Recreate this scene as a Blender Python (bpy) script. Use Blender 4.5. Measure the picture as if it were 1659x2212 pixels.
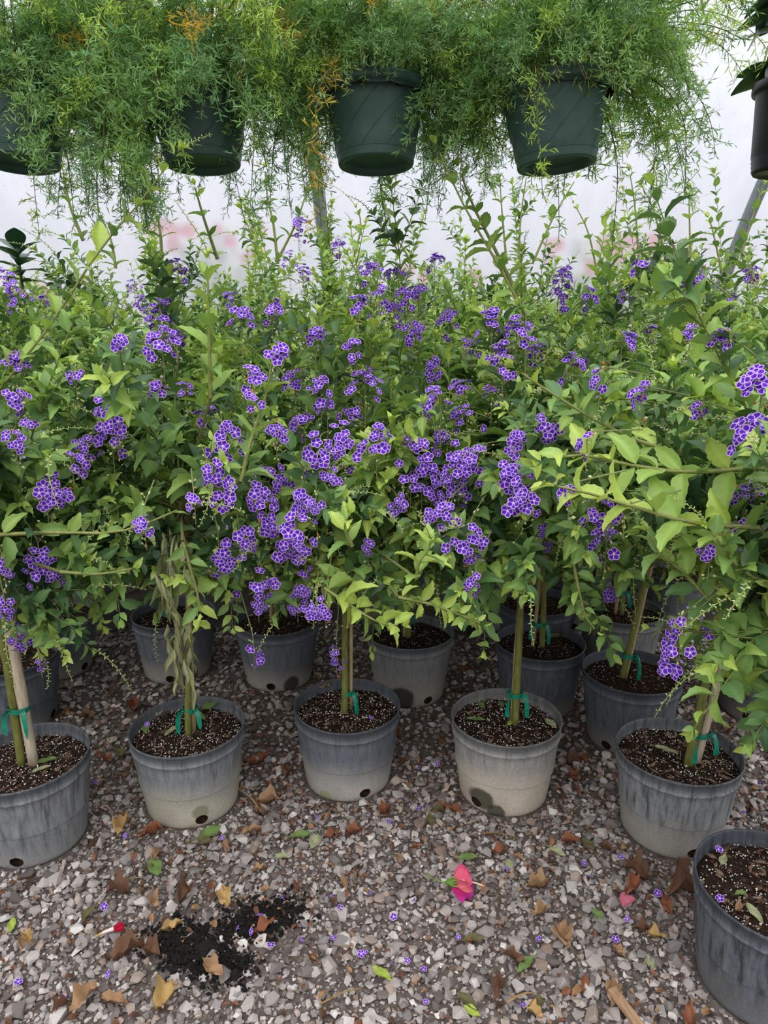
import bpy, bmesh, math, random
import numpy as np
from mathutils import Vector, Matrix

for o in list(bpy.data.objects): bpy.data.objects.remove(o)
SC = bpy.context.scene
COL = SC.collection
random.seed(7); RNG = np.random.default_rng(7)
R = math.radians
U = random.uniform

# ------------------------------------------------------------------ camera
W, H, F = 1659.0, 2212.0, 1534.0
CAM_Z, TILT = 1.285, R(15.0)
cam_d = bpy.data.cameras.new('camera'); cam = bpy.data.objects.new('camera', cam_d); COL.objects.link(cam)
cam_d.sensor_fit = 'VERTICAL'; cam_d.sensor_height = 36.0; cam_d.lens = 36.0 * F / H
cam_d.clip_start = 0.02
cam.location = (0, 0, CAM_Z); cam.rotation_euler = (R(90) - TILT, 0, 0)
SC.camera = cam

# ------------------------------------------------------------------ world, light, exposure
world = bpy.data.worlds.new('overcast_sky'); SC.world = world; world.use_nodes = True
bg = world.node_tree.nodes['Background']
bg.inputs[1].default_value = 1.0
_nt = world.node_tree; _tc = _nt.nodes.new('ShaderNodeTexCoord'); _sp = _nt.nodes.new('ShaderNodeSeparateXYZ'); _mr = _nt.nodes.new('ShaderNodeMapRange'); _mx = _nt.nodes.new('ShaderNodeVectorMath')
_nt.links.new(_tc.outputs['Generated'], _sp.inputs[0]); _nt.links.new(_sp.outputs[2], _mr.inputs[0])      # standard overcast sky: zenith three times the horizon
_mr.inputs[1].default_value = 0.0; _mr.inputs[2].default_value = 1.0; _mr.inputs[3].default_value = 0.5; _mr.inputs[4].default_value = 1.5
_mx.operation = 'SCALE'; _mx.inputs[0].default_value = (0.965, 0.98, 1.0); _nt.links.new(_mr.outputs[0], _mx.inputs['Scale']); _nt.links.new(_mx.outputs[0], bg.inputs[0])
sun_d = bpy.data.lights.new('overcast_sun_offscreen', 'SUN'); sun_d.energy = 1.1; sun_d.angle = R(70); sun_d.color = (1.0, 0.98, 0.94)
sun = bpy.data.objects.new('overcast_sun_offscreen', sun_d); COL.objects.link(sun); sun.rotation_euler = (R(32), R(-8), 0)
vs = SC.view_settings
vs.view_transform = 'Standard'; vs.look = 'None'; vs.gamma = 1.0; vs.use_curve_mapping = False; vs.exposure = 0.50

# ------------------------------------------------------------------ pixel <-> place
CT, ST = math.cos(TILT), math.sin(TILT)
def ray(px, py):
    a, b = (px - W / 2) / F, (H / 2 - py) / F
    return Vector((a, CT + b * ST, b * CT - ST))
def at_y(px, py, y):
    r = ray(px, py); t = y / r.y
    return Vector((r.x * t, y, CAM_Z + r.z * t))
def at_z(px, py, z):
    r = ray(px, py); t = (z - CAM_Z) / r.z
    return Vector((r.x * t, r.y * t, z))
def at_d(px, py, d):
    r = ray(px, py)
    return Vector((r.x * d, r.y * d, CAM_Z + r.z * d))
def project(P):
    P = np.asarray(P); z = P[:, 2] - CAM_Z
    d = P[:, 1] * CT - z * ST
    up = P[:, 1] * ST + z * CT
    dd = np.maximum(d, 1e-3)
    return W / 2 + F * P[:, 0] / dd, H / 2 - F * up / dd, d

# ------------------------------------------------------------------ mesh helpers
def lin(c):
    return tuple((x / 255 / 12.92) if x / 255 <= 0.04045 else ((x / 255 + 0.055) / 1.055) ** 2.4 for x in c)

def mesh_np(name, V, T, mat=None, C=None, smooth=False):
    V = np.ascontiguousarray(V, dtype=np.float32); T = np.ascontiguousarray(T, dtype=np.int32)
    me = bpy.data.meshes.new(name)
    me.vertices.add(len(V)); me.vertices.foreach_set('co', V.ravel())
    me.loops.add(T.size); me.loops.foreach_set('vertex_index', T.ravel())
    me.polygons.add(len(T)); me.polygons.foreach_set('loop_start', np.arange(0, T.size, 3, dtype=np.int32))
    if C is not None:
        at = me.color_attributes.new('Col', 'FLOAT_COLOR', 'POINT')
        C4 = np.ones((len(V), 4), dtype=np.float32); C4[:, :3] = C
        at.data.foreach_set('color', C4.ravel())
    me.polygons.foreach_set('use_smooth', np.full(len(T), smooth, dtype=bool))
    me.update(calc_edges=True)
    if mat: me.materials.append(mat)
    return me

class Acc:
    def __init__(s): s.V = []; s.T = []; s.C = []; s.n = 0
    def add(s, V, T, c=(1, 1, 1)):
        V = np.asarray(V, dtype=float); T = np.asarray(T, dtype=int)
        s.V.append(V); s.T.append(T + s.n); s.n += len(V)
        c = np.asarray(c, dtype=float)
        s.C.append(np.broadcast_to(c, (len(V), 3)) if c.ndim == 1 else c)
    def mesh(s, name, mat, smooth=False):
        return mesh_np(name, np.concatenate(s.V), np.concatenate(s.T), mat, np.concatenate(s.C), smooth)

def link(name, me, parent=None, loc=None, M=None):
    o = bpy.data.objects.new(name, me); COL.objects.link(o)
    if parent: o.parent = parent
    if M is not None: o.matrix_basis = M
    elif loc is not None: o.location = loc
    return o
def tag(o, label=None, cat=None, group=None, kind=None):
    if label: o['label'] = label
    if cat: o['category'] = cat
    if group: o['group'] = group
    if kind: o['kind'] = kind
    return o
def empty(name, loc):
    o = bpy.data.objects.new(name, None); COL.objects.link(o); o.location = loc; o.empty_display_size = 0.05
    return o

def tube(path, rad, sides=6, cap=True):
    P = np.asarray(path, dtype=float); n = len(P)
    rad = np.broadcast_to(np.asarray(rad, dtype=float), (n,))
    Tn = np.gradient(P, axis=0); Tn /= np.linalg.norm(Tn, axis=1)[:, None] + 1e-9
    ref = np.array([0.31, 0.17, 0.93]) if abs(Tn[:, 2]).mean() < 0.8 else np.array([0.95, 0.28, 0.1])
    A = np.cross(Tn, ref); A /= np.linalg.norm(A, axis=1)[:, None] + 1e-9
    B = np.cross(Tn, A)
    a = np.arange(sides) * 2 * np.pi / sides
    V = P[:, None, :] + rad[:, None, None] * (np.cos(a)[None, :, None] * A[:, None, :] + np.sin(a)[None, :, None] * B[:, None, :])
    V = V.reshape(-1, 3)
    i = np.arange(n - 1)[:, None] * sides; j = np.arange(sides)[None, :]; k = (j + 1) % sides
    a0, a1, b0, b1 = i + j, i + k, i + sides + j, i + sides + k
    T = np.concatenate([np.stack([a0, b0, b1], -1).reshape(-1, 3), np.stack([a0, b1, a1], -1).reshape(-1, 3)])
    if cap:
        V = np.concatenate([V, P[:1], P[-1:]]); c0, c1 = n * sides, n * sides + 1
        jj = np.arange(sides); kk = (jj + 1) % sides
        T = np.concatenate([T, np.stack([np.full(sides, c0), jj, kk], -1), np.stack([np.full(sides, c1), (n - 1) * sides + kk, (n - 1) * sides + jj], -1)])
    return V, T

def lathe(prof, seg, wob=None):
    P = np.asarray(prof, dtype=float); n = len(P); a = np.arange(seg) * 2 * np.pi / seg
    r = P[:, 0][:, None] * np.ones(seg)
    if wob is not None: r = r * wob(a[None, :], P[:, 1][:, None])
    V = np.stack([r * np.cos(a), r * np.sin(a), P[:, 1][:, None] * np.ones(seg)], -1).reshape(-1, 3)
    Q = []
    for j in range(n - 1):
        for i in range(seg):
            k = (i + 1) % seg
            Q.append((j * seg + i, j * seg + k, (j + 1) * seg + k, (j + 1) * seg + i))
    return V, np.array(Q)
def q2t(Q): return np.concatenate([Q[:, [0, 1, 2]], Q[:, [0, 2, 3]]])

def smooth_path(pts, n):
    P = np.asarray(pts, dtype=float)
    d = np.concatenate([[0], np.cumsum(np.linalg.norm(np.diff(P, axis=0), axis=1))])
    m = len(P); out = []
    for t in np.linspace(0, d[-1], n):
        i = min(max(np.searchsorted(d, t) - 1, 0), m - 2); u = (t - d[i]) / (d[i + 1] - d[i] + 1e-9)
        p0, p1, p2, p3 = P[max(i - 1, 0)], P[i], P[i + 1], P[min(i + 2, m - 1)]
        out.append(0.5 * ((2 * p1) + (-p0 + p2) * u + (2 * p0 - 5 * p1 + 4 * p2 - p3) * u * u + (-p0 + 3 * p1 - 3 * p2 + p3) * u ** 3))
    return np.array(out)

# ------------------------------------------------------------------ materials
def mat_new(name):
    m = bpy.data.materials.new(name); m.use_nodes = True
    nt = m.node_tree; nt.nodes.clear()
    out = nt.nodes.new('ShaderNodeOutputMaterial')
    return m, nt, out
def N(nt, kind, **kw):
    n = nt.nodes.new(kind)
    for k, v in kw.items(): setattr(n, k, v)
    return n
def noise(nt, vec, scale, detail=4, rough=0.55):
    n = N(nt, 'ShaderNodeTexNoise'); n.inputs['Scale'].default_value = scale; n.inputs['Detail'].default_value = detail; n.inputs['Roughness'].default_value = rough
    if vec: nt.links.new(vec, n.inputs['Vector'])
    return n
def mapping(nt, scale):
    tc = N(nt, 'ShaderNodeTexCoord'); mp = N(nt, 'ShaderNodeMapping'); mp.inputs['Scale'].default_value = scale
    nt.links.new(tc.outputs['Object'], mp.inputs['Vector']); return mp.outputs[0], tc.outputs['Object']
def ramp(nt, fac, stops):
    r = N(nt, 'ShaderNodeValToRGB'); e = r.color_ramp.elements
    while len(e) < len(stops): e.new(0.5)
    for el, (p, c) in zip(e, stops): el.position = p; el.color = (*c, 1)
    nt.links.new(fac, r.inputs[0]); return r.outputs[0]
def mixc(nt, fac, a, b, mode='MIX'):
    m = N(nt, 'ShaderNodeMix', data_type='RGBA', blend_type=mode)
    for s, v in ((0, fac), (6, a), (7, b)):
        if isinstance(v, (int, float)): m.inputs[s].default_value = v
        elif isinstance(v, tuple): m.inputs[s].default_value = (*v, 1)
        else: nt.links.new(v, m.inputs[s])
    return m.outputs[2]
def mth(nt, op, a, b=0.0, clamp=False):
    m = N(nt, 'ShaderNodeMath', operation=op, use_clamp=clamp)
    for s, v in ((0, a), (1, b)):
        if isinstance(v, (int, float)): m.inputs[s].default_value = v
        else: nt.links.new(v, m.inputs[s])
    return m.outputs[0]

def attr_mat(name, rough=0.55, trans=0.0, spec=0.3, vary=0.0, vscale=60.0, bump=0.0, tint=(1.15, 1.12, 0.6)):
    m, nt, out = mat_new(name)
    at = N(nt, 'ShaderNodeAttribute', attribute_name='Col'); c = at.outputs[0]
    v, _ = mapping(nt, (1, 1, 1))
    nz = None
    if vary or bump: nz = noise(nt, v, vscale, 4)
    if vary:
        f = ramp(nt, nz.outputs[0], [(0.3, (1 - vary,) * 3), (0.7, (1 + vary,) * 3)])
        c = mixc(nt, 1.0, c, f, 'MULTIPLY')
    p = N(nt, 'ShaderNodeBsdfPrincipled'); nt.links.new(c, p.inputs['Base Color'])
    p.inputs['Roughness'].default_value = rough; p.inputs['Specular IOR Level'].default_value = spec
    if bump:
        b = N(nt, 'ShaderNodeBump'); b.inputs['Strength'].default_value = bump; b.inputs['Distance'].default_value = 0.002
        nt.links.new(nz.outputs[0], b.inputs['Height']); nt.links.new(b.outputs[0], p.inputs['Normal'])
    if trans:
        t = N(nt, 'ShaderNodeBsdfTranslucent'); tc = mixc(nt, 1.0, c, tint, 'MULTIPLY'); nt.links.new(tc, t.inputs[0])
        mx = N(nt, 'ShaderNodeMixShader'); mx.inputs[0].default_value = trans
        nt.links.new(p.outputs[0], mx.inputs[1]); nt.links.new(t.outputs[0], mx.inputs[2]); nt.links.new(mx.outputs[0], out.inputs[0])
    else: nt.links.new(p.outputs[0], out.inputs[0])
    return m
def plain_mat(name, c1, c2, scale=(8, 8, 8), ns=6, rough=0.6, spec=0.3, bump=0.0):
    m, nt, out = mat_new(name); v, _ = mapping(nt, scale); nz = noise(nt, v, ns, 5)
    c = ramp(nt, nz.outputs[0], [(0.3, lin(c1)), (0.7, lin(c2))])
    p = N(nt, 'ShaderNodeBsdfPrincipled'); nt.links.new(c, p.inputs['Base Color'])
    p.inputs['Roughness'].default_value = rough; p.inputs['Specular IOR Level'].default_value = spec
    if bump:
        b = N(nt, 'ShaderNodeBump'); b.inputs['Strength'].default_value = bump; b.inputs['Distance'].default_value = 0.003
        nt.links.new(nz.outputs[0], b.inputs['Height']); nt.links.new(b.outputs[0], p.inputs['Normal'])
    nt.links.new(p.outputs[0], out.inputs[0]); return m

M_LEAF = attr_mat('leaf_green', 0.42, 0.30, 0.45, 0.10, 45)
M_FERN = attr_mat('fern_needles', 0.55, 0.40, 0.25)
M_PETAL = attr_mat('petal', 0.6, 0.25, 0.15, tint=(1.0, 1.0, 1.0))
M_STEM = attr_mat('stem', 0.6, 0, 0.3, 0.2, 120)
M_STONE = attr_mat('stone', 0.75, 0, 0.3, 0.18, 90, 0.4)
M_DRY = attr_mat('dry_leaf', 0.7, 0.15, 0.2, 0.25, 90, 0.3, (1.1, 1.0, 0.8))
M_TRUNK = plain_mat('green_bark', (92, 98, 48), (128, 128, 66), (30, 30, 8), 4, 0.6, 0.3, 0.4)
M_STAKE = plain_mat('bamboo', (150, 122, 84), (186, 164, 128), (50, 50, 5), 4, 0.6, 0.3, 0.2)
M_STAKE2 = plain_mat('weathered_bamboo', (168, 152, 132), (205, 190, 168), (50, 50, 5), 4, 0.7, 0.2, 0.3)
M_TAPE = plain_mat('green_tape', (10, 110, 88), (28, 140, 112), (20, 20, 20), 3, 0.35, 0.5)
M_SOIL = plain_mat('potting_soil', (26, 18, 15), (58, 42, 34), (30, 30, 30), 6, 0.95, 0.1, 0.8)
M_COMPOST = plain_mat('wet_compost', (14, 13, 13), (40, 36, 34), (40, 40, 40), 6, 0.9, 0.2, 1.0)
M_GREEN = plain_mat('basket_green', (52, 78, 74), (66, 92, 86), (6, 6, 6), 5, 0.42, 0.4)
M_BLACK = plain_mat('black_plastic', (26, 26, 34), (36, 36, 44), (6, 6, 6), 5, 0.45, 0.4)
M_PIPE = plain_mat('steel_pipe', (112, 118, 122), (140, 146, 150), (10, 10, 3), 5, 0.5, 0.5)
M_WIRE = plain_mat('wire', (90, 92, 94), (110, 112, 114), (10, 10, 10), 5, 0.4, 0.5)

def pot_mat(name, up, low, bound, stains=(), streak=0.5, soft=0.26):
    m, nt, out = mat_new(name)
    tc = N(nt, 'ShaderNodeTexCoord'); ob = tc.outputs['Object']
    sx = N(nt, 'ShaderNodeSeparateXYZ'); nt.links.new(ob, sx.inputs[0])
    zz = mth(nt, 'DIVIDE', sx.outputs[2], 0.236)
    v2, _ = mapping(nt, (1, 1, 0.10)); st = noise(nt, v2, 70, 5, 0.65)
    v3, _ = mapping(nt, (1, 1, 0.5)); big = noise(nt, v3, 12, 4)
    fine = noise(nt, ob, 260, 3)
    hgt = mth(nt, 'ADD', zz, mth(nt, 'MULTIPLY', mth(nt, 'SUBTRACT', big.outputs[0], 0.5), 0.55))
    hgt = mth(nt, 'ADD', hgt, mth(nt, 'MULTIPLY', mth(nt, 'SUBTRACT', st.outputs[0], 0.5), 0.25))
    f = N(nt, 'ShaderNodeMapRange', interpolation_type='SMOOTHSTEP'); nt.links.new(hgt, f.inputs[0])
    f.inputs[1].default_value = bound - soft; f.inputs[2].default_value = bound + soft; f.inputs[3].default_value = 1.0; f.inputs[4].default_value = 0.0
    dark = tuple(x * 0.62 for x in up)
    upc = ramp(nt, st.outputs[0], [(0.36, lin(dark)), (0.5, lin(up)), (0.72, lin(tuple(min(255, x * 1.22) for x in up)))])
    upc = mixc(nt, streak, lin(up), upc)
    lowc = ramp(nt, big.outputs[0], [(0.3, lin(tuple(x * 0.85 for x in low))), (0.7, lin(low))])
    c = mixc(nt, f.outputs[0], upc, lowc)
    spk = ramp(nt, fine.outputs[0], [(0.35, (0.78,) * 3), (0.6, (1.06,) * 3)])
    c = mixc(nt, 0.8, c, mixc(nt, 1.0, c, spk, 'MULTIPLY'))
    # dark lip band left bare near the rim
    lip = N(nt, 'ShaderNodeMapRange'); nt.links.new(mth(nt, 'ADD', zz, mth(nt, 'MULTIPLY', mth(nt, 'SUBTRACT', big.outputs[0], 0.5), 0.1)), lip.inputs[0])
    lip.inputs[1].default_value = 0.83; lip.inputs[2].default_value = 0.93
    c = mixc(nt, mth(nt, 'MULTIPLY', lip.outputs[0], 0.62), c, lin((46, 50, 58)))
    for (sx_, sy_, sz_, rr, sc) in stains:
        d = N(nt, 'ShaderNodeVectorMath', operation='DISTANCE'); nt.links.new(ob, d.inputs[0]); d.inputs[1].default_value = (sx_, sy_, sz_)
        dd = mth(nt, 'ADD', d.outputs['Value'], mth(nt, 'MULTIPLY', mth(nt, 'SUBTRACT', big.outputs[0], 0.5), rr * 1.6))
        g = N(nt, 'ShaderNodeMapRange', interpolation_type='SMOOTHSTEP'); nt.links.new(dd, g.inputs[0])
        g.inputs[1].default_value = rr * 0.7; g.inputs[2].default_value = rr * 1.1; g.inputs[3].default_value = 0.85; g.inputs[4].default_value = 0.0
        c = mixc(nt, g.outputs[0], c, lin(sc))
    p = N(nt, 'ShaderNodeBsdfPrincipled'); nt.links.new(c, p.inputs['Base Color']); p.inputs['Roughness'].default_value = 0.55; p.inputs['Specular IOR Level'].default_value = 0.3
    b = N(nt, 'ShaderNodeBump'); b.inputs['Strength'].default_value = 0.25; b.inputs['Distance'].default_value = 0.003
    nt.links.new(st.outputs[0], b.inputs['Height']); nt.links.new(b.outputs[0], p.inputs['Normal'])
    nt.links.new(p.outputs[0], out.inputs[0]); return m

# ------------------------------------------------------------------ structure: ground
def floor_mat():
    m, nt, out = mat_new('grit_ground'); v, ob = mapping(nt, (1, 1, 1))
    n1 = noise(nt, ob, 55, 6, 0.65); n2 = noise(nt, ob, 3.0, 3)
    c = ramp(nt, n1.outputs[0], [(0.3, lin((48, 42, 40))), (0.5, lin((96, 86, 82))), (0.7, lin((128, 118, 114)))])
    c = mixc(nt, mth(nt, 'MULTIPLY', n2.outputs[0], 0.4), c, lin((70, 54, 46)))
    p = N(nt, 'ShaderNodeBsdfPrincipled'); nt.links.new(c, p.inputs['Base Color']); p.inputs['Roughness'].default_value = 0.9
    b = N(nt, 'ShaderNodeBump'); b.inputs['Distance'].default_value = 0.006; nt.links.new(n1.outputs[0], b.inputs['Height']); nt.links.new(b.outputs[0], p.inputs['Normal'])
    nt.links.new(p.outputs[0], out.inputs[0]); return m
V = np.array([(-9, -4, 0), (9, -4, 0), (9, 12, 0), (-9, 12, 0)], float)
floor = tag(link('floor', mesh_np('floor', V, [[0, 1, 2], [0, 2, 3]], floor_mat())), kind='structure')
floor['label'] = 'crushed grey gravel ground under the potted shrubs'

# ------------------------------------------------------------------ structure: translucent plastic side of the tunnel
def plastic_mat():
    m, nt, out = mat_new('greenhouse_film'); v, ob = mapping(nt, (1, 1, 0.25))
    n1 = noise(nt, v, 9, 5, 0.6); n2 = noise(nt, ob, 60, 2)
    c = ramp(nt, n1.outputs[0], [(0.3, (0.79, 0.80, 0.88)), (0.7, (0.87, 0.88, 0.95))])
    c = mixc(nt, 1.0, c, ramp(nt, n2.outputs[0], [(0.26, (0.82, 0.82, 0.84)), (0.34, (1, 1, 1))]), 'MULTIPLY')
    t = N(nt, 'ShaderNodeBsdfTranslucent'); nt.links.new(c, t.inputs[0])
    g = N(nt, 'ShaderNodeBsdfRefraction'); nt.links.new(c, g.inputs[0]); g.inputs['Roughness'].default_value = 0.62; g.inputs['IOR'].default_value = 1.18
    d = N(nt, 'ShaderNodeBsdfPrincipled'); nt.links.new(c, d.inputs['Base Color']); d.inputs['Roughness'].default_value = 0.35
    a = N(nt, 'ShaderNodeMixShader'); a.inputs[0].default_value = 0.45; nt.links.new(t.outputs[0], a.inputs[1]); nt.links.new(g.outputs[0], a.inputs[2])
    b = N(nt, 'ShaderNodeMixShader'); b.inputs[0].default_value = 0.10; nt.links.new(a.outputs[0], b.inputs[1]); nt.links.new(d.outputs[0], b.inputs[2])
    nt.links.new(b.outputs[0], out.inputs[0]); return m
PROF = smooth_path([(5.25, 0.0), (5.25, 0.8), (5.15, 1.5), (4.85, 2.3), (4.3, 3.1), (3.6, 3.7)], 26)   # (y, z) of the hoop line
xs = np.linspace(-7, 7, 57)
V = []; 
for (y, z) in PROF:
    for x in xs: V.append((x, y + 0.012 * math.sin(x * 5 + z * 3) * math.sin(x * 2.1), z))
V = np.array(V); nx = len(xs); Q = np.array([(j * nx + i, j * nx + i + 1, (j + 1) * nx + i + 1, (j + 1) * nx + i) for j in range(len(PROF) - 1) for i in range(nx - 1)])
wall = tag(link('wall_back', mesh_np('wall_back', V, q2t(Q), plastic_mat(), None, True)), kind='structure')
wall['label'] = 'milky translucent plastic film side of the greenhouse tunnel'

def hoop(xb, xt, label, dy=0.06):
    P = []
    for k, (y, z) in enumerate(PROF):
        f = min(max((z - 1.4) / 1.6, 0), 1); P.append((xb + (xt - xb) * f, y - dy, z))
    P = smooth_path(P, 40); o = link('hoop_pipe', Acc_tube(P, 0.04, 14, M_PIPE)); tag(o, label, 'pipe', 'greenhouse hoops')
def Acc_tube(P, r, s, mat, col=(1, 1, 1)):
    V, T = tube(P, r, s); return mesh_np('tube', V, T, mat, np.broadcast_to(np.array(col, float), (len(V), 3)), True)
pa, pb = at_y(712, 545, 5.0), at_y(652, 235, 4.35)
hoop(pa.x, pb.x - 0.05, 'dark grey steel hoop pipe curving up against plastic film, between the green hanging baskets')
pa, pb = at_y(1578, 510, 5.0), at_y(1648, 360, 4.75)
hoop(pa.x, pb.x + 0.20, 'dark grey steel hoop pipe behind the black hanging pot')

# ------------------------------------------------------------------ leaf meshes
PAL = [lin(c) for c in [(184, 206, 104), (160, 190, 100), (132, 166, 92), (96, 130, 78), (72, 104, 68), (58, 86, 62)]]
def leaf_outline(t, wmax=0.25):
    return wmax * (np.sin(np.pi * np.power(t, 0.85)) ** 0.9) * (1.08 - 0.25 * t)
def fine_leaf(shade, var):
    rows = 11; rng = np.random.default_rng(var)
    fold = [0.5, 0.25, 0.75][var]; bend = [0.22, 0.10, 0.35][var]; wm = [0.27, 0.30, 0.245][var]
    V = []; C = []; base = np.array(PAL[shade])
    for r in range(rows):
        t = r / (rows - 1); w = float(leaf_outline(np.array(max(t, 0.02)), wm)) if 0 < r < rows - 1 else 0.012
        ser = (0.018 if r % 2 else -0.010) if t > 0.35 and r < rows - 1 else 0
        z = 0.08 * math.sin(t * 2.6) - bend * t * t
        wav = 0.03 * math.sin(t * 9 + var)
        tip = t + (0.03 if r % 2 and t > .35 else 0)
        for s in (-1, -0.5, 0, 0.5, 1):
            ww = (w + (ser if abs(s) == 1 else 0)) * s
            zz = z + fold * abs(ww) + wav * abs(s)
            if abs(s) == 0.5 and r % 2: zz -= 0.012
            V.append((tip if abs(s) == 1 else t, ww, zz)); C.append(base * (1.18 if s == 0 else (0.96 if r % 2 else 1.03)))
    T = []
    for r in range(rows - 1):
        for s in range(4):
            a = r * 5 + s; T += [(a, a + 5, a + 6), (a, a + 6, a + 1)]
    n0 = len(V)
    V += [(-0.14, 0.012, -0.03), (-0.14, -0.012, -0.03), (0.02, -0.014, 0), (0.02, 0.014, 0)]; C += [base * 1.1] * 4
    T += [(n0, n0 + 1, n0 + 2), (n0, n0 + 2, n0 + 3)]
    return mesh_np('leaf', np.array(V), T, M_LEAF, np.array(C), True)
LEAFM = [[fine_leaf(s, v) for v in range(3)] for s in range(len(PAL))]
LT_V = np.array([(0, 0, 0), (0.3, 0.22, 0.10), (0.3, 0, 0.03), (0.3, -0.22, 0.10), (0.66, 0.20, 0.02), (0.66, 0, -0.06), (0.66, -0.20, 0.02), (1, 0, -0.2)], float)
LT_T = np.array([(0, 2, 1), (0, 3, 2), (1, 2, 5), (1, 5, 4), (2, 3, 6), (2, 6, 5), (4, 5, 7), (5, 6, 7)])
PALA = np.array(PAL)

def foliage_mesh(name, P, D, Nn, S, shade, mat=None):
    B = np.cross(Nn, D); n = len(P)
    V = P[:, None, :] + S[:, None, None] * (LT_V[None, :, 0:1] * D[:, None, :] + LT_V[None, :, 1:2] * B[:, None, :] + LT_V[None, :, 2:3] * Nn[:, None, :])
    T = (LT_T[None] + (np.arange(n) * 8)[:, None, None]).reshape(-1, 3)
    C = np.repeat(PALA[shade] * RNG.uniform(0.88, 1.12, (n, 1)), 8, axis=0)
    return mesh_np(name, V.reshape(-1, 3), T, mat or M_LEAF, C, True)

# ------------------------------------------------------------------ shrub generator
class Tree: pass
def unit(a): return a / (np.linalg.norm(a, axis=-1, keepdims=True) + 1e-9)

def leaf_shoot(tr, P, tan, size, shade0, rng, start=0.0, step=0.03, tipleaf=True, stem_r=0.0018, stemcol=None, droop=0.0, pair=True):
    """leaves in opposite pairs along path P (n,3)"""
    seg = np.linalg.norm(np.diff(P, axis=0), axis=1); d = np.concatenate([[0], np.cumsum(seg)]); L = d[-1]
    ts = np.arange(max(start * L, 0.01), L, step * rng.uniform(0.85, 1.2)); k = len(ts)
    if k == 0: return
    X = np.stack([np.interp(ts, d, P[:, i]) for i in range(3)], -1)
    Tn = unit(np.stack([np.interp(ts, d, np.gradient(P[:, i], d)) for i in range(3)], -1))
    ref = np.array([0.2, 0.1, 1.0]); A = unit(np.cross(Tn, ref) + 1e-4); Bv = np.cross(Tn, A)
    ph = rng.uniform(0, 6.28) + np.arange(k) * 1.57 + rng.normal(0, 0.25, k)
    f = ts / L
    for s in (1, -1):
        side = s * (np.cos(ph)[:, None] * A + np.sin(ph)[:, None] * Bv)
        dirn = unit(Tn * (0.35 + 0.5 * f[:, None]) + side * 0.9 + rng.normal(0, 0.16, (k, 3)) + np.array([0, 0, 0.05 - droop]))
        up = np.array([0, 0, 0.75]) + Tn * 0.55 + rng.normal(0, 0.22, (k, 3))
        nn = unit(up - dirn * np.sum(up * dirn, -1, keepdims=True))
        sz = size * (1.08 - 0.55 * f ** 2.2) * rng.uniform(0.72, 1.18, k)
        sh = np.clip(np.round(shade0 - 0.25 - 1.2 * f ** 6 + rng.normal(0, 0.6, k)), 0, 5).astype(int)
        tr.lp.append(X + side * 0.003); tr.ld.append(dirn); tr.ln.append(nn); tr.ls.append(sz); tr.lc.append(sh)
    if tipleaf:
        m = 4; a = rng.uniform(0, 6.28, m); t = Tn[-1]
        side = np.cos(a)[:, None] * A[-1] + np.sin(a)[:, None] * Bv[-1]
        dirn = unit(t + side * 0.55); up = -side + 0.4 * np.array([0, 0, 1]); nn = unit(up - dirn * np.sum(up * dirn, -1, keepdims=True))
        tr.lp.append(np.repeat(P[-1:], m, 0)); tr.ld.append(dirn); tr.ln.append(nn); tr.ls.append(size * rng.uniform(0.3, 0.55, m)); tr.lc.append(np.clip(np.full(m, int(shade0) - 2), 0, 5))
    tr.tips.append((P[-1], Tn[-1]))
    sc = stemcol if stemcol is not None else lin((112, 120, 62))
    V, T = tube(P[::max(1, len(P) // 8)], np.linspace(stem_r * 1.3, stem_r * 0.5, len(P[::max(1, len(P) // 8)])), 4, False)
    tr.stem.add(V, T, sc)

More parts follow.
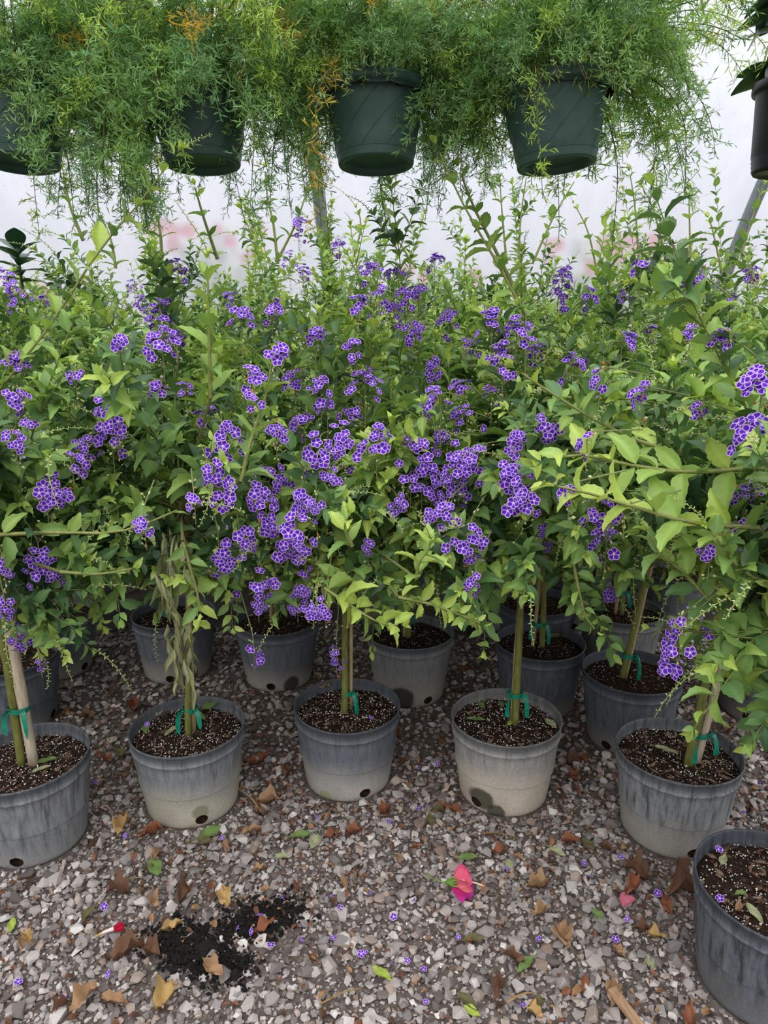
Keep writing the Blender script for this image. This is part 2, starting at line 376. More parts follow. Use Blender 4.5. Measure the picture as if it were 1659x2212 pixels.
def new_tree(x, y, h_top, rad, seed, nmain, lsize, h_bot=0.62, lean=(0, 0), side=5):
    tr = Tree(); tr.lp = []; tr.ld = []; tr.ln = []; tr.ls = []; tr.lc = []; tr.tips = []; tr.stem = Acc()
    rng = np.random.default_rng(seed); tr.rng = rng; tr.base = Vector((x, y, 0))
    cz = 0.5 * (h_top + h_bot); rz = 0.5 * (h_top - h_bot); c = np.array([x + lean[0], y + lean[1], cz]); tr.c = c; tr.rad = rad
    forkz = h_bot + 0.10
    fork = np.array([x + lean[0] * 0.5, y + lean[1] * 0.5, forkz]); tr.fork = fork
    for i in range(nmain):
        th = rng.uniform(0, 2 * np.pi); u = rng.uniform(-0.95, 0.97); s = math.sqrt(1 - u * u)
        tgt = c + np.array([math.cos(th) * s * rad, math.sin(th) * s * rad, u * rz]) * rng.uniform(0.78, 1.08)
        long = rng.random() < 0.22 and u > 0.1
        st = fork + np.array([0, 0, rng.uniform(-0.02, 0.18)])
        if long: tgt = tgt + (tgt - st) * rng.uniform(0.2, 0.45) + np.array([0, 0, rng.uniform(0.05, 0.22)])
        L = np.linalg.norm(tgt - st); t = np.linspace(0, 1, 12)[:, None]
        mid = 0.5 * (st + tgt) + np.array([0, 0, 0.22 * L * (1.0 if u < 0.5 else 0.2)]) + rng.normal(0, 0.03, 3)
        P = (1 - t) ** 2 * st + 2 * t * (1 - t) * mid + t * t * tgt
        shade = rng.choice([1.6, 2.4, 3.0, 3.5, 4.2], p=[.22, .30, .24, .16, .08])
        leaf_shoot(tr, P, None, lsize * rng.uniform(0.9, 1.15), shade - (.6 if long else 0), rng, 0.3, 0.034, True, 0.0024)
        for k in range(side):
            j = rng.integers(4, 11); d0 = unit(P[j + 1] - P[j] if j < 11 else P[j] - P[j - 1])
            out = unit(P[j] - c + 1e-3)
            dr = unit(d0 * 0.5 + out * 0.5 + rng.normal(0, 0.55, 3) + np.array([0, 0, 0.15])); Ls = rng.uniform(0.07, 0.19)
            tt = np.linspace(0, 1, 6)[:, None]
            Ps = P[j] + dr * Ls * tt + np.array([0, 0, -0.2 * Ls * rng.uniform(-1, 1)]) * tt ** 2
            leaf_shoot(tr, Ps, None, lsize * rng.uniform(0.6, 0.9), shade + rng.normal(0, 0.6), rng, 0.15, 0.026, True, 0.0014)
    return tr

# front pots: pixel centre of the rim, measured in the photograph
POTZ = 0.236
FRONT = [(55, 1632), (405, 1565), (750, 1520), (1094, 1545), (1466, 1617), (1680, 1908)]
SECOND = [(18, 1414), (112, 1318), (375, 1322), (598, 1335), (886, 1362), (1167, 1383), (1366, 1447), (1343, 1314), (1160, 1296), (1655, 1395)]
trees = []
for i, (px, py) in enumerate(FRONT):
    p = at_z(px, py, POTZ); lean = [(0, -.03), (0.06, -.02), (.02, -.02), (.03, -.02), (.05, -.02), (.03, 0.02)][i]
    tr = new_tree(p.x, p.y, [1.14, 1.16, 1.12, 1.14, 1.18, 1.20][i], [.34, .35, .35, .37, .35, .36][i], 100 + i, 44, 0.071, [.58, .64, .55, .58, .64, .60][i], lean)
    tr.row = 1; tr.i = i; trees.append(tr)
for i, (px, py) in enumerate(SECOND):
    p = at_z(px, py, POTZ)
    tr = new_tree(p.x, p.y, 1.30 + U(-.04, .06), 0.37, 200 + i, 34, 0.068, 0.60)
    tr.row = 2; tr.i = i; trees.append(tr)
k = 0
for r, (y, n, top) in enumerate([(2.92, 9, 1.40), (3.38, 10, 1.50), (3.85, 11, 1.58), (4.32, 12, 1.66)]):
    for i in range(n):
        x = (i - (n - 1) / 2) * 0.43 + (0.2 if r % 2 else 0) + U(-.04, .04)
        tr = new_tree(x, y + U(-.06, .06), top + U(-.06, .08), 0.37, 300 + k, 22, 0.066, 0.66, side=5)
        tr.row = 3 + r; tr.i = i; trees.append(tr); k += 1

def nearest(p, rows=None):
    best = None
    for t in trees:
        if rows and t.row not in rows: continue
        d = np.linalg.norm((np.asarray(p) - t.c) * np.array([1, 1, .6]))
        if best is None or d < best[0]: best = (d, t)
    return best[1]

# long shoots that stand out in the photograph: pixel course, distance, leaf length, shade, leaf step
SHOOTS = [
    ([(0, 840), (110, 700), (215, 540), (300, 440), (385, 325)], 1.62, 1.55, .062, 1.6, .05),
    ([(1135, 680), (1075, 570), (1000, 440), (942, 312)], 1.8, 1.75, .056, 1.6, .05),
    ([(1120, 640), (1060, 520), (1020, 440), (990, 360)], 2.0, 1.95, .056, 2.2, .05),
    ([(455, 860), (452, 740), (450, 640), (446, 560)], 1.5, 1.48, .068, 1.6, .05),
    ([(520, 1040), (545, 940), (575, 850), (590, 760)], 1.36, 1.4, .06, 2.0, .045),
    ([(0, 1155), (120, 1150), (260, 1148), (400, 1095)], 1.32, 1.26, .05, 2.4, .06),
    ([(1640, 1140), (1500, 1130), (1370, 1095), (1270, 1065), (1180, 1045)], 1.12, 1.02, .072, .8, .04),
    ([(1640, 1010), (1480, 1020), (1340, 1000), (1240, 980), (1165, 1000)], 1.18, 1.1, .066, 1.2, .04),
    ([(1480, 985), (1360, 945), (1240, 880), (1110, 795)], 1.3, 1.26, .062, 1.6, .05),
    ([(700, 1270), (760, 1310), (820, 1345), (868, 1350)], 1.42, 1.34, .066, 0.0, .022),
    ([(860, 1290), (930, 1305), (985, 1325), (1045, 1350)], 1.42, 1.36, .046, 0.6, .022),
    ([(760, 1180), (745, 1140), (755, 1110)], 1.34, 1.3, .062, .8, .03),
    ([(900, 1250), (905, 1215), (925, 1190), (930, 1165)], 1.36, 1.32, .062, 1.0, .024),
    ([(1235, 1190), (1250, 1270), (1265, 1330), (1290, 1365)], 1.36, 1.34, .034, 2.4, .04),
    ([(395, 1170), (415, 1240), (428, 1290), (432, 1325)], 1.38, 1.38, .038, 2.4, .03),
    ([(130, 1235), (210, 1240), (290, 1228)], 1.34, 1.32, .042, 2.6, .04),
    ([(1350, 1260), (1390, 1200), (1410, 1180)], 1.5, 1.5, .04, 1.6, .03),
    ([(1560, 1330), (1480, 1240), (1420, 1190), (1400, 1150)], 1.15, 1.12, .06, 2.6, .035),
    ([(1659, 1260), (1600, 1230), (1560, 1180), (1530, 1140)], 1.1, 1.06, .064, 1.8, .03),
    ([(1659, 1350), (1620, 1420), (1600, 1470)], 1.2, 1.16, .066, 2.6, .022),
    ([(1590, 1330), (1630, 1400), (1650, 1490)], 1.24, 1.2, .066, 3.0, .02),
    ([(1095, 570), (1088, 500), (1083, 440), (1080, 385)], 3.3, 3.3, .07, 3.6, .085),
    ([(1120, 560), (1125, 470), (1138, 375)], 3.5, 3.5, .07, 4.0, .09),
    ([(1150, 570), (1195, 470), (1245, 385)], 3.3, 3.3, .07, 3.8, .08),
    ([(600, 570), (590, 480), (578, 430), (572, 360)], 3.0, 3.0, .06, 4.0, .06),
    ([(600, 560), (640, 480), (668, 395)], 3.2, 3.2, .06, 4.0, .08),
    ([(1380, 560), (1372, 450), (1360, 370)], 3.2, 3.2, .07, 3.0, .08),
    ([(1440, 560), (1410, 450), (1385, 400)], 3.3, 3.3, .065, 3.4, .09),
    ([(1492, 580), (1490, 500), (1488, 410)], 3.0, 3.0, .07, 2.4, .09),
    ([(900, 580), (850, 500), (825, 410)], 3.6, 3.6, .065, 4.2, .09),
    ([(180, 520), (150, 440), (135, 365)], 2.6, 2.6, .05, 4.2, .06),
    ([(470, 560), (440, 470), (420, 400)], 2.4, 2.4, .055, 2.4, .06),
    ([(1600, 560), (1625, 470), (1650, 400)], 3.0, 3.0, .06, 2.6, .05),
    ([(1560, 590), (1540, 500), (1530, 470)], 2.8, 2.8, .06, 2.0, .05),
    ([(760, 570), (780, 490), (770, 450)], 3.4, 3.4, .06, 2.6, .07),
    ([(1290, 590), (1270, 500), (1240, 440)], 3.6, 3.6, .06, 3.4, .08),
    ([(250, 580), (240, 520), (215, 460)], 2.9, 2.9, .055, 3.0, .06),
    ([(350, 560), (340, 470), (300, 430)], 2.6, 2.6, .055, 2.6, .06),
]
for j, (pts, y0, y1, ls, sh, step) in enumerate(SHOOTS):
    n = len(pts); P = smooth_path([at_y(px, py, y0 + (y1 - y0) * i / (n - 1)) for i, (px, py) in enumerate(pts)], 16)
    mid = P[0]; tr = nearest(P[0], (1, 2) if y0 < 2 else None)
    sh = 2.4 if y0 > 2.55 else sh; ls = ls * .85 if y0 > 2.55 else ls
    leaf_shoot(tr, P, None, ls, sh, np.random.default_rng(900 + j), 0.02, step, True, 0.0034 if y0 < 2 else 0.005, lin((138, 142, 84)))
    if y0 < 2:      # run the shoot back into its own shrub
        S = smooth_path([tr.fork + np.array([0, 0, .08]), 0.5 * (tr.fork + P[0]) + np.array([0, 0, .05]), P[0]], 8)
        V, T = tube(S, 0.0036, 5, False); tr.stem.add(V, T, lin((120, 124, 74)))

for tr in trees:
    tr.P = np.concatenate(tr.lp); tr.D = np.concatenate(tr.ld); tr.Nn = np.concatenate(tr.ln); tr.S = np.concatenate(tr.ls); tr.C = np.concatenate(tr.lc)
    keep = tr.P[:, 1] > 0.78
    for a in ('P', 'D', 'Nn', 'S', 'C'): setattr(tr, a, getattr(tr, a)[keep])

# which leaves show: a coarse depth map over the leaves' centres
CELL = 9.0; GW, GH = int(W / CELL) + 1, int(H / CELL) + 1
ZB = np.full((GH, GW), 99.0)
for tr in trees:
    ctr = tr.P + tr.D * tr.S[:, None] * 0.5; px, py, d = project(ctr); tr.px, tr.py, tr.dep = px, py, d
    gi, gj = (py / CELL).astype(int), (px / CELL).astype(int)
    for di in (-1, 0, 1):
        for dj in (-1, 0, 1):
            a, b = gi + di, gj + dj; ok = (a >= 0) & (a < GH) & (b >= 0) & (b < GW) & (d > 0.3)
            np.minimum.at(ZB, (a[ok], b[ok]), d[ok])
def front_depth(px, py, r=3, q=35):
    i, j = int(py / CELL), int(px / CELL)
    w = ZB[max(i - r, 0):i + r + 1, max(min(j, GW - 1) - r, 0):j + r + 1]; w = w[w < 90]
    return float(np.percentile(w, q)) if w.size else 1.6

# ------------------------------------------------------------------ pots
def pot_mesh(mat, seed, holes):
    rng = np.random.default_rng(seed); seg = 72
    zs = [0.0, 0.003, 0.006, 0.0155, 0.025, 0.0345, 0.044, 0.06, 0.09, 0.12, 0.15, 0.18, 0.1955]
    pr = [(0.0, 0.004), (0.113, 0.004), (0.118, 0.0)]
    pr += [(0.119 + 0.0265 * (z / 0.2) + (0.002 if z > 0.003 else 0), z) for z in zs[1:]]
    pr += [(0.1495, 0.198), (0.1505, 0.2005), (0.1495, 0.203), (0.1480, 0.205), (0.1490, 0.226), (0.1510, 0.229), (0.1525, 0.233), (0.1515, 0.236), (0.1490, 0.236), (0.1470, 0.232), (0.1455, 0.2), (0.1400, 0.15), (0.137, 0.1)]
    ph, am = rng.uniform(0, 6.28), rng.uniform(0.006, 0.016)
    def wob(a, z): return 1 + am * np.sin(2 * a + ph) * np.clip((z - .08) / .15, 0, 1) + 0.0035 * np.cos(a * 24) * np.clip(z / .06, 0, 1) * (z < 0.19) * 0.8
    V, Q = lathe(pr, seg, wob)
    j0 = 5                      # profile row at z = 0.0155 after the base rows
    zc = 0.025; cut = set()
    for th in holes:
        ic = int(round(th / (2 * np.pi) * seg)) % seg
        rows = [4, 5, 6, 7, 8]  # z = .006 .. .044
        for a in range(4):
            for b in range(-2, 2): cut.add((rows[a], (ic + b) % seg))
        for a in range(5):
            for b in range(-2, 3):
                if a in (0, 4) or b in (-2, 2):
                    idx = rows[a] * seg + (ic + b) % seg
                    ang = math.atan2((a - 2), b); rad = 0.0165
                    rr = math.hypot(V[idx][0], V[idx][1]); tc = ic * 2 * np.pi / seg
                    V[idx] = (rr * math.cos(tc + rad * math.cos(ang) / rr), rr * math.sin(tc + rad * math.cos(ang) / rr), zc + rad * 0.9 * math.sin(ang))
    keep = [q for n_, q in enumerate(Q) if (n_ // seg, n_ % seg) not in cut]
    T = q2t(np.array(keep)); used = np.unique(T); mp = -np.ones(len(V), int); mp[used] = np.arange(len(used))
    return mesh_np('pot', V[used], mp[T], mat, None, True)
def hole_disc(th):
    A = Acc(); r = 0.112; c = np.array([r * math.cos(th), r * math.sin(th), 0.025]); t = np.array([-math.sin(th), math.cos(th), 0]); u = np.array([0, 0, 1])
    n = np.array([math.cos(th), math.sin(th), 0])
    V = [c - n * .006]; 
    for rr, off in ((0.012, -.002), (0.024, 0.004)):
        for i in range(14): a = i * 2 * math.pi / 14; V.append(c + n * off + rr * (math.cos(a) * t + math.sin(a) * u))
    T = []
    for i in range(14):
        k = (i + 1) % 14; T += [(0, 1 + i, 1 + k), (1 + i, 15 + i, 15 + k), (1 + i, 15 + k, 1 + k)]
    A.add(np.array(V), T); return A.mesh('drain_hole', M_SOIL, True)
def soil_mesh(seed, rad=0.1435, z=0.205):
    rng = np.random.default_rng(seed); V = [(0, 0, z + 0.006)]; T = []; nr, ns = 9, 36
    for r in range(1, nr + 1):
        for s in range(ns):
            a = s * 2 * np.pi / ns; q = rad * r / nr
            V.append((q * math.cos(a), q * math.sin(a), z + 0.006 * (1 - (r / nr) ** 2) + (rng.normal(0, 0.0025) if r < nr else -0.004)))
    for s in range(ns): T.append((0, 1 + s, 1 + (s + 1) % ns))
    for r in range(nr - 1):
        for s in range(ns):
            a, b = 1 + r * ns + s, 1 + r * ns + (s + 1) % ns; T += [(a, a + ns, b + ns), (a, b + ns, b)]
    return mesh_np('soil', np.array(V), T, M_SOIL, None, True)
OCT_V = np.array([(1, 0, 0), (-1, 0, 0), (0, 1, 0), (0, -1, 0), (0, 0, 1), (0, 0, -1)], float)
OCT_T = np.array([(0, 2, 4), (2, 1, 4), (1, 3, 4), (3, 0, 4), (2, 0, 5), (1, 2, 5), (3, 1, 5), (0, 3, 5)])
def bits_mesh(n, rad, z, cols, smin, smax, seed, flat=1.0, name='perlite'):
    rng = np.random.default_rng(seed); q = rad * np.sqrt(rng.random(n)); a = rng.uniform(0, 6.28, n)
    P = np.stack([q * np.cos(a), q * np.sin(a), z + 0.006 * (1 - (q / rad) ** 2) + rng.uniform(0, .002, n)], -1)
    s = rng.uniform(smin, smax, n); s3 = s[:, None] * rng.uniform(0.6, 1.4, (n, 3)); s3[:, 2] *= flat
    if flat < 1: s3[:, 0] *= 2.2
    th = rng.uniform(0, 6.28, n); ca, sa = np.cos(th), np.sin(th)
    L = OCT_V[None] * s3[:, None, :]
    Vx = L[..., 0] * ca[:, None] - L[..., 1] * sa[:, None]; Vy = L[..., 0] * sa[:, None] + L[..., 1] * ca[:, None]
    Vz = L[..., 2] + (Vx * rng.uniform(-.4, .4, (n, 1)) if flat < 1 else 0)
    V = np.stack([Vx, Vy, Vz], -1) + P[:, None, :]
    C = np.repeat(np.array(cols)[rng.integers(0, len(cols), n)], 6, axis=0)
    return mesh_np(name, V.reshape(-1, 3), (OCT_T[None] + (np.arange(n) * 6)[:, None, None]).reshape(-1, 3), M_STONE, C, False)

def tape_mesh(c, r, rng, tails=2):
    A = Acc(); c = np.asarray(c); n = 18
    a = np.arange(n + 1) * 2 * np.pi / n
    lo = np.stack([c[0] + r * 1.25 * np.cos(a), c[1] + r * np.sin(a), np.full(n + 1, c[2] - .006)], -1); hi = lo + np.array([0, 0, .013])
    V = np.concatenate([lo, hi]); T = []
    for i in range(n): T += [(i, i + 1, i + n + 2), (i, i + n + 2, i + n + 1)]
    A.add(V, T)
    for k in range(tails):
        d = np.array([rng.choice([-1, 1]) * rng.uniform(.4, 1), -rng.uniform(.5, 1), 0]); d /= np.linalg.norm(d); L = rng.uniform(.05, .085)
        s = np.array([-d[1], d[0], 0]); st = c + d * r; m = 7; V = []; T = []
        for i in range(m):
            t = i / (m - 1); p = st + d * (0.022 * math.sin(min(t * 2.2, 1.57))) + np.array([0, 0, 0.012 * math.sin(t * 5) * (t < .6) - L * max(0, t - .15)])
            w = unit(s * math.cos(t * 1.6 + k) + d * math.sin(t * 1.6 + k) * .7 + np.array([0, 0, .25])) * 0.0065
            V += [p - w, p + w]
        for i in range(m - 1): a0 = 2 * i; T += [(a0, a0 + 2, a0 + 3), (a0, a0 + 3, a0 + 1)]
        A.add(np.array(V), T)
    me = A.mesh('tie_tape', M_TAPE, True); return me

# ------------------------------------------------------------------ florets and bud spikes
PURP, PURD, EDGE, WHITE = [np.array(lin(c)) for c in ((108, 50, 200), (84, 34, 172), (224, 190, 246), (242, 230, 250))]
def floret_mesh(var):
    rng = np.random.default_rng(40 + var); A = Acc(); cup = [0.25, 0.05, 0.55][var]
    for k in range(5):
        a0 = k * 2 * math.pi / 5 + rng.normal(0, .06); m = 11; L = rng.uniform(0.92, 1.06); w = 0.50
        ang = np.linspace(-2.35, 2.35, m)
        out = np.stack([0.56 + 0.44 * np.cos(ang), w * np.sin(ang) * 0.92], -1) * L
        out = np.concatenate([[(0.10, -0.06)], out, [(0.10, 0.06)]]); cen = np.array([0.56, 0.0]) * L
        rings = [1.0, 0.80, 0.74]; V = []; C = []
        for q, s in enumerate(rings):
            for p in out:
                xy = cen + (p - cen) * s; V.append((xy[0], xy[1], 0)); C.append((EDGE, EDGE, PURP)[q])
        V.append((cen[0], cen[1], 0)); C.append(PURD); nn = len(out); T = []
        for q in range(2):
            for i in range(nn - 1): a = q * nn + i; T += [(a, a + 1, a + nn + 1), (a, a + nn + 1, a + nn)]
            T += [(q * nn + nn - 1, q * nn, q * nn + nn), (q * nn + nn - 1, q * nn + nn, q * nn + 2 * nn - 1)]
        for i in range(nn): T.append((2 * nn + i, 2 * nn + (i + 1) % nn, 3 * nn))
        V = np.array(V); r = np.hypot(V[:, 0], V[:, 1]); V[:, 2] = cup * r ** 1.5 * 0.8 - 0.25 * np.maximum(r - .75, 0) + 0.10 * (V[:, 1] ** 2) + rng.normal(0, .02)
        ca, sa = math.cos(a0), math.sin(a0); X = V[:, 0] * ca - V[:, 1] * sa; Y = V[:, 0] * sa + V[:, 1] * ca
        A.add(np.stack([X, Y, V[:, 2]], -1), T, np.array(C))
    n = 8; a = np.arange(n) * 2 * np.pi / n
    V = np.concatenate([[(0, 0, .03)], np.stack([.13 * np.cos(a), .13 * np.sin(a), np.full(n, .05)], -1)]); A.add(V, [(0, 1 + i, 1 + (i + 1) % n) for i in range(n)], WHITE)
    Vt, Tt = tube([(0, 0, .0), (0, 0, -.4), (.05, 0, -.75)], [.09, .07, .06], 5, False); A.add(Vt, Tt, np.array(lin((190, 170, 210))))
    return A.mesh('floret', M_PETAL, True)
FLORET = [floret_mesh(v) for v in range(3)]
BUDC = [np.array(lin(c)) for c in ((172, 184, 112), (194, 200, 146), (140, 158, 84))]
def spike_mesh(var):
    rng = np.random.default_rng(60 + var); A = Acc(); L = 0.085 + 0.02 * var
    t = np.linspace(0, 1, 12)[:, None]; P = np.concatenate([t * L, 0.01 * np.sin(t * 3 + var), -0.03 * t ** 2 * (1 + .4 * var)], 1)
    V, T = tube(P, np.linspace(.0014, .0006, 12), 4, False); A.add(V, T, BUDC[2])
    for i in range(2, 26):
        f = i / 26; p = np.array([np.interp(f, t[:, 0], P[:, c]) for c in range(3)]); a = i * 2.4; s = .0032 * (1.15 - .6 * f)
        o = np.array([.4, math.cos(a), math.sin(a)]); o /= np.linalg.norm(o)
        u = np.cross(o, [0.3, .2, .9]); u /= np.linalg.norm(u); w = np.cross(o, u)
        Vb = p + o * .003 + (OCT_V[:, 0:1] * u * s * .6 + OCT_V[:, 1:2] * w * s * .6 + (OCT_V[:, 2:3] + .3) * o * s * 1.5); A.add(Vb, OCT_T, BUDC[rng.integers(0, 2)])
    return A.mesh('bud_spike', M_STEM, False)
SPIKE = [spike_mesh(v) for v in range(4)]

def frame(d, n):
    d = Vector(d).normalized(); n = Vector(n); n = (n - d * n.dot(d)).normalized(); b = n.cross(d)
    return Matrix(((d.x, b.x, n.x, 0), (d.y, b.y, n.y, 0), (d.z, b.z, n.z, 0), (0, 0, 0, 1)))

# ------------------------------------------------------------------ assemble shrubs
POTM_FRONT = [
    pot_mat('pot_plastic_a', (124, 126, 130), (164, 162, 160), 0.14, (), 0.8),
    pot_mat('pot_plastic_b', (126, 128, 132), (190, 184, 168), 0.46, ((0.05, -0.115, 0.05, .026, (128, 126, 104)),), 0.6),
    pot_mat('pot_plastic_c', (104, 108, 116), (186, 180, 174), 0.38, ((-0.06, -0.11, 0.012, .02, (140, 144, 108)),), 0.5),
    pot_mat('pot_plastic_d', (152, 150, 148), (212, 200, 184), 0.55, ((-0.075, -0.10, 0.045, .036, (40, 42, 28)), (-0.04, -0.118, 0.012, .026, (48, 50, 36))), 0.5),
    pot_mat('pot_plastic_e', (128, 130, 133), (176, 170, 162), 0.34, (), 1.0),
    pot_mat('pot_plastic_f', (94, 98, 106), (122, 122, 124), 0.22, (), 1.0)]
POTM_BACK = [pot_mat('pot_plastic_g', (104, 108, 116), (178, 170, 162), 0.28, ((0.05, -.11, .03, .035, (30, 28, 24)),), 0.5),
             pot_mat('pot_plastic_h', (128, 128, 130), (176, 168, 158), 0.42, ((-0.05, -.11, .04, .045, (28, 28, 24)),), 0.5),
             pot_mat('pot_plastic_i', (94, 98, 106), (150, 144, 138), 0.2, (), 0.6)]
# hole directions (radians, -pi/2 faces the viewer)
FV = -math.pi / 2
HOLES = [[FV + .05, FV + 2.1, FV - 2.1], [FV + .42, FV + 2.4, FV - 1.9], [FV + .45, FV + 2.5, FV - 1.8], [FV - .75, FV + 1.4, FV + 3.3], [FV + .1, FV + 2.1, FV - 2.1], [FV + .25, FV + 2.2, FV - 2.0]]
BPOT = [pot_mesh(POTM_BACK[k], 70 + k, [FV + [-.2, .35, -.5][k], FV + 1.5, FV + 3.3]) for k in range(3)]
BHOLE = [[hole_disc(FV + [-.2, .35, -.5][k]), hole_disc(FV + 1.5), hole_disc(FV + 3.3)] for k in range(3)]
BSOIL = [soil_mesh(80 + k) for k in range(3)]
PERC = [np.array(lin(c)) for c in ((225, 222, 216), (200, 196, 190), (240, 238, 232))]
CHIPC = [np.array(lin(c)) for c in ((74, 52, 42), (96, 70, 56), (52, 38, 32), (120, 98, 82), (60, 44, 36))]
BPER = [bits_mesh(170, .138, .207, PERC, .0008, .0019, 90 + k) for k in range(3)]
BCHIP = [bits_mesh(120, .138, .207, CHIPC, .002, .005, 95 + k, .35, 'bark_chips') for k in range(3)]

LABELS = {
 (1, 0): 'purple flowering shrub in streaky grey pot, thick pale bamboo stake tied beside its green stem',
 (1, 1): 'purple flowering shrub in dusty cream-based pot with tan stake and wilted hanging sprig',
 (1, 2): 'purple flowering shrub with thin brown stem in small blue-grey pot, yellow leaf on soil',
 (1, 3): 'purple flowering shrub in pale pot with broad cream band and black algae stain',
 (1, 4): 'purple flowering shrub in streaked grey pot, weathered stake above one pale leaf on bare soil',
 (1, 5): 'purple flowering shrub in dark streaked pot standing out ahead of the front row',
 (2, 0): 'purple flowering shrub in dark pot directly behind the pot with pale bamboo stake',
 (2, 1): 'purple flowering shrub in shaded pot beyond the dark pot by the pale stake',
 (2, 2): 'purple flowering shrub in shaded pot behind the wilted hanging sprig',
 (2, 3): 'purple flowering shrub in shaded blue-black pot under the drooping purple flower strings',
 (2, 4): 'purple flowering shrub in shaded brownish pot beneath the bright lime sprig',
 (2, 5): 'purple flowering shrub in dark pot right behind the cream banded pot',
 (2, 6): 'purple flowering shrub in blue-black pot with leaning split stem and green tie',
 (2, 7): 'purple flowering shrub in grey shaded pot behind the leaning split stem',
 (2, 8): 'purple flowering shrub in deep shade, its stake rising behind the cream banded pot',
 (2, 9): 'purple flowering shrub in shadow under the overhanging leaf mass of the foremost pot'}
ROWL = {3: ('purple flowering shrub crowded in the third row from the gravel path', 'shrubs of the third row'),
        4: ('purple flowering shrub crowded in the fourth row from the gravel path', 'shrubs of the fourth row'),
        5: ('purple flowering shrub crowded one row ahead of the row by the plastic film', 'shrubs of the fifth row'),
        6: ('tall purple flowering shrub in the row against the plastic film', 'shrubs of the row by the film')}
STEMSPEC = {0: ((-.013, 0), (.004, .0), .009, M_STAKE2, .0125), 1: ((.004, -.012), (.0, .004), .008, M_STAKE, .0075), 2: ((-.008, .0), (-.004, .012), .009, M_STAKE, .005),
            3: ((.025, .0), (.005, .008), .0095, M_STAKE, .008), 4: ((.014, -.03), (.024, -.02), .0105, M_STAKE2, .010), 5: ((.03, 0), (.02, .01), .010, M_STAKE, .008)}
nleafobj = 0
for tr in trees:
    b = tr.base; root = empty('potted_shrub', b); tr.root = root; rng = tr.rng; near = tr.row <= 2
    if tr.row <= 2: tag(root, LABELS[(tr.row, tr.i)], 'potted shrub', 'potted purple flowering shrubs')
    else:
        nm = min(zip(trees[:5], ('the pot with thick pale stake', 'the pot with the wilted sprig', 'the small blue-grey pot', 'the cream banded pot', 'the streaked pot with weathered stake')), key=lambda q: abs(q[0].base.x - b.x))
        wh = ('in line behind ' if abs(nm[0].base.x - b.x) < .24 else 'well out past ') + nm[1]
        tag(root, ['third row', 'fourth row', 'fifth row', 'film-side row'][tr.row - 3] + ' purple flowering shrub, ' + wh, 'potted shrub', ROWL[tr.row][1] + ', ' + wh)
    kk = int(rng.integers(0, 3))
    if tr.row == 2: kk = [2, 0, 0, 0, 1, 2, 2, 1, 2, 2][tr.i]
    if tr.row == 1:
        i = tr.i; pot = link('pot', pot_mesh(POTM_FRONT[i], 50 + i, HOLES[i]), root)
        for th in HOLES[i]: link('drain_hole', hole_disc(th), pot)
        soil = link('soil', soil_mesh(30 + i), root)
        tag(link('perlite', bits_mesh(620, .139, .2065, PERC, .0009, .0022, 20 + i), soil), kind='stuff')
        tag(link('bark_chips', bits_mesh(260, .139, .207, CHIPC, .002, .006, 25 + i, .35, 'bark_chips'), soil), kind='stuff')
    else:
        pot = link('pot', BPOT[kk], root); rz = U(-.3, .3)
        if tr.row == 2:
            pot.rotation_euler.z = rz
            for hm in BHOLE[kk]: link('drain_hole', hm, pot)
        soil = link('soil', BSOIL[kk], root)
        if tr.row <= 3:
            tag(link('perlite', BPER[kk], soil), kind='stuff'); tag(link('bark_chips', BCHIP[kk], soil), kind='stuff')
    # stem, stake, tie
    fk = tr.fork - np.array(b)
    if tr.row == 1: so, ko, sr, km, kr = STEMSPEC[tr.i]
    else: so, ko, sr, km, kr = (U(-.01, .01), 0), (U(.012, .02) * random.choice((-1, 1)), .005), .009, M_STAKE, .007
    top = np.array([fk[0], fk[1], fk[2] + .12])
    if tr.row == 2 and tr.i == 6: top = top + np.array([.05, 0, 0]); so = (-.03, 0); ko = (-.015, 0); fk = fk + np.array([.03, 0, 0])
    a0 = np.array([so[0], so[1], .20]); tie = np.array([(so[0] + ko[0]) / 2, (so[1] + ko[1]) / 2, 0]) * .6
    tz = .285 + rng.uniform(0, .025)
    if tr.row == 1: tz = [.37, .285, .27, .30, .295, .30][tr.i]
    f = (tz - .2) / (top[2] - .2)
    if tr.row == 1 and tr.i == 4: top = top + np.array([.05, .0, 0])
    P = smooth_path([a0, a0 * (1 - f) + np.array([top[0], top[1], top[2]]) * f, 0.45 * a0 + 0.55 * top + np.array([rng.normal(0, .006), rng.normal(0, .006), 0]), top], 14)
    V, T = tube(P, np.linspace(sr * 1.15, sr * .8, 14), 10); st = link('stem', mesh_np('stem', V, T, M_TRUNK, None, True), root)
    K0 = np.array([ko[0] + math.copysign(kr, ko[0]) if tr.row > 1 else ko[0] + .014, ko[1], .20]); K1 = top + np.array([.008, .006, .0]); 
    if tr.row == 1 and tr.i == 4: K1 = K1 + np.array([.03, -.02, 0])
    KP = np.array([K0 + (K1 - K0) * t for t in np.linspace(0, 1, 12)])
    kr_ = np.full(12, kr); kr_[[4, 8]] *= 1.12
    V, T = tube(KP, kr_, 10); link('stake', mesh_np('stake', V, T, km, None, True), root)
    if near:
        pm = np.array([np.interp(tz, P[:, 2], P[:, c]) for c in range(3)]); km_ = np.array([np.interp(tz, KP[:, 2], KP[:, c]) for c in range(3)])
        link('tie_tape', tape_mesh(0.5 * (pm + km_), sr + kr * .8 + .002, rng), root)
    # branches, leaves
    off = np.array(b)
    tr.stem.V = [v - off for v in tr.stem.V]
    link('branches', tr.stem.mesh('branches', M_STEM, True), root)
    gi, gj = (tr.py / CELL).astype(int), (tr.px / CELL).astype(int)
    ok = (gi >= 0) & (gi < GH) & (gj >= 0) & (gj < GW)
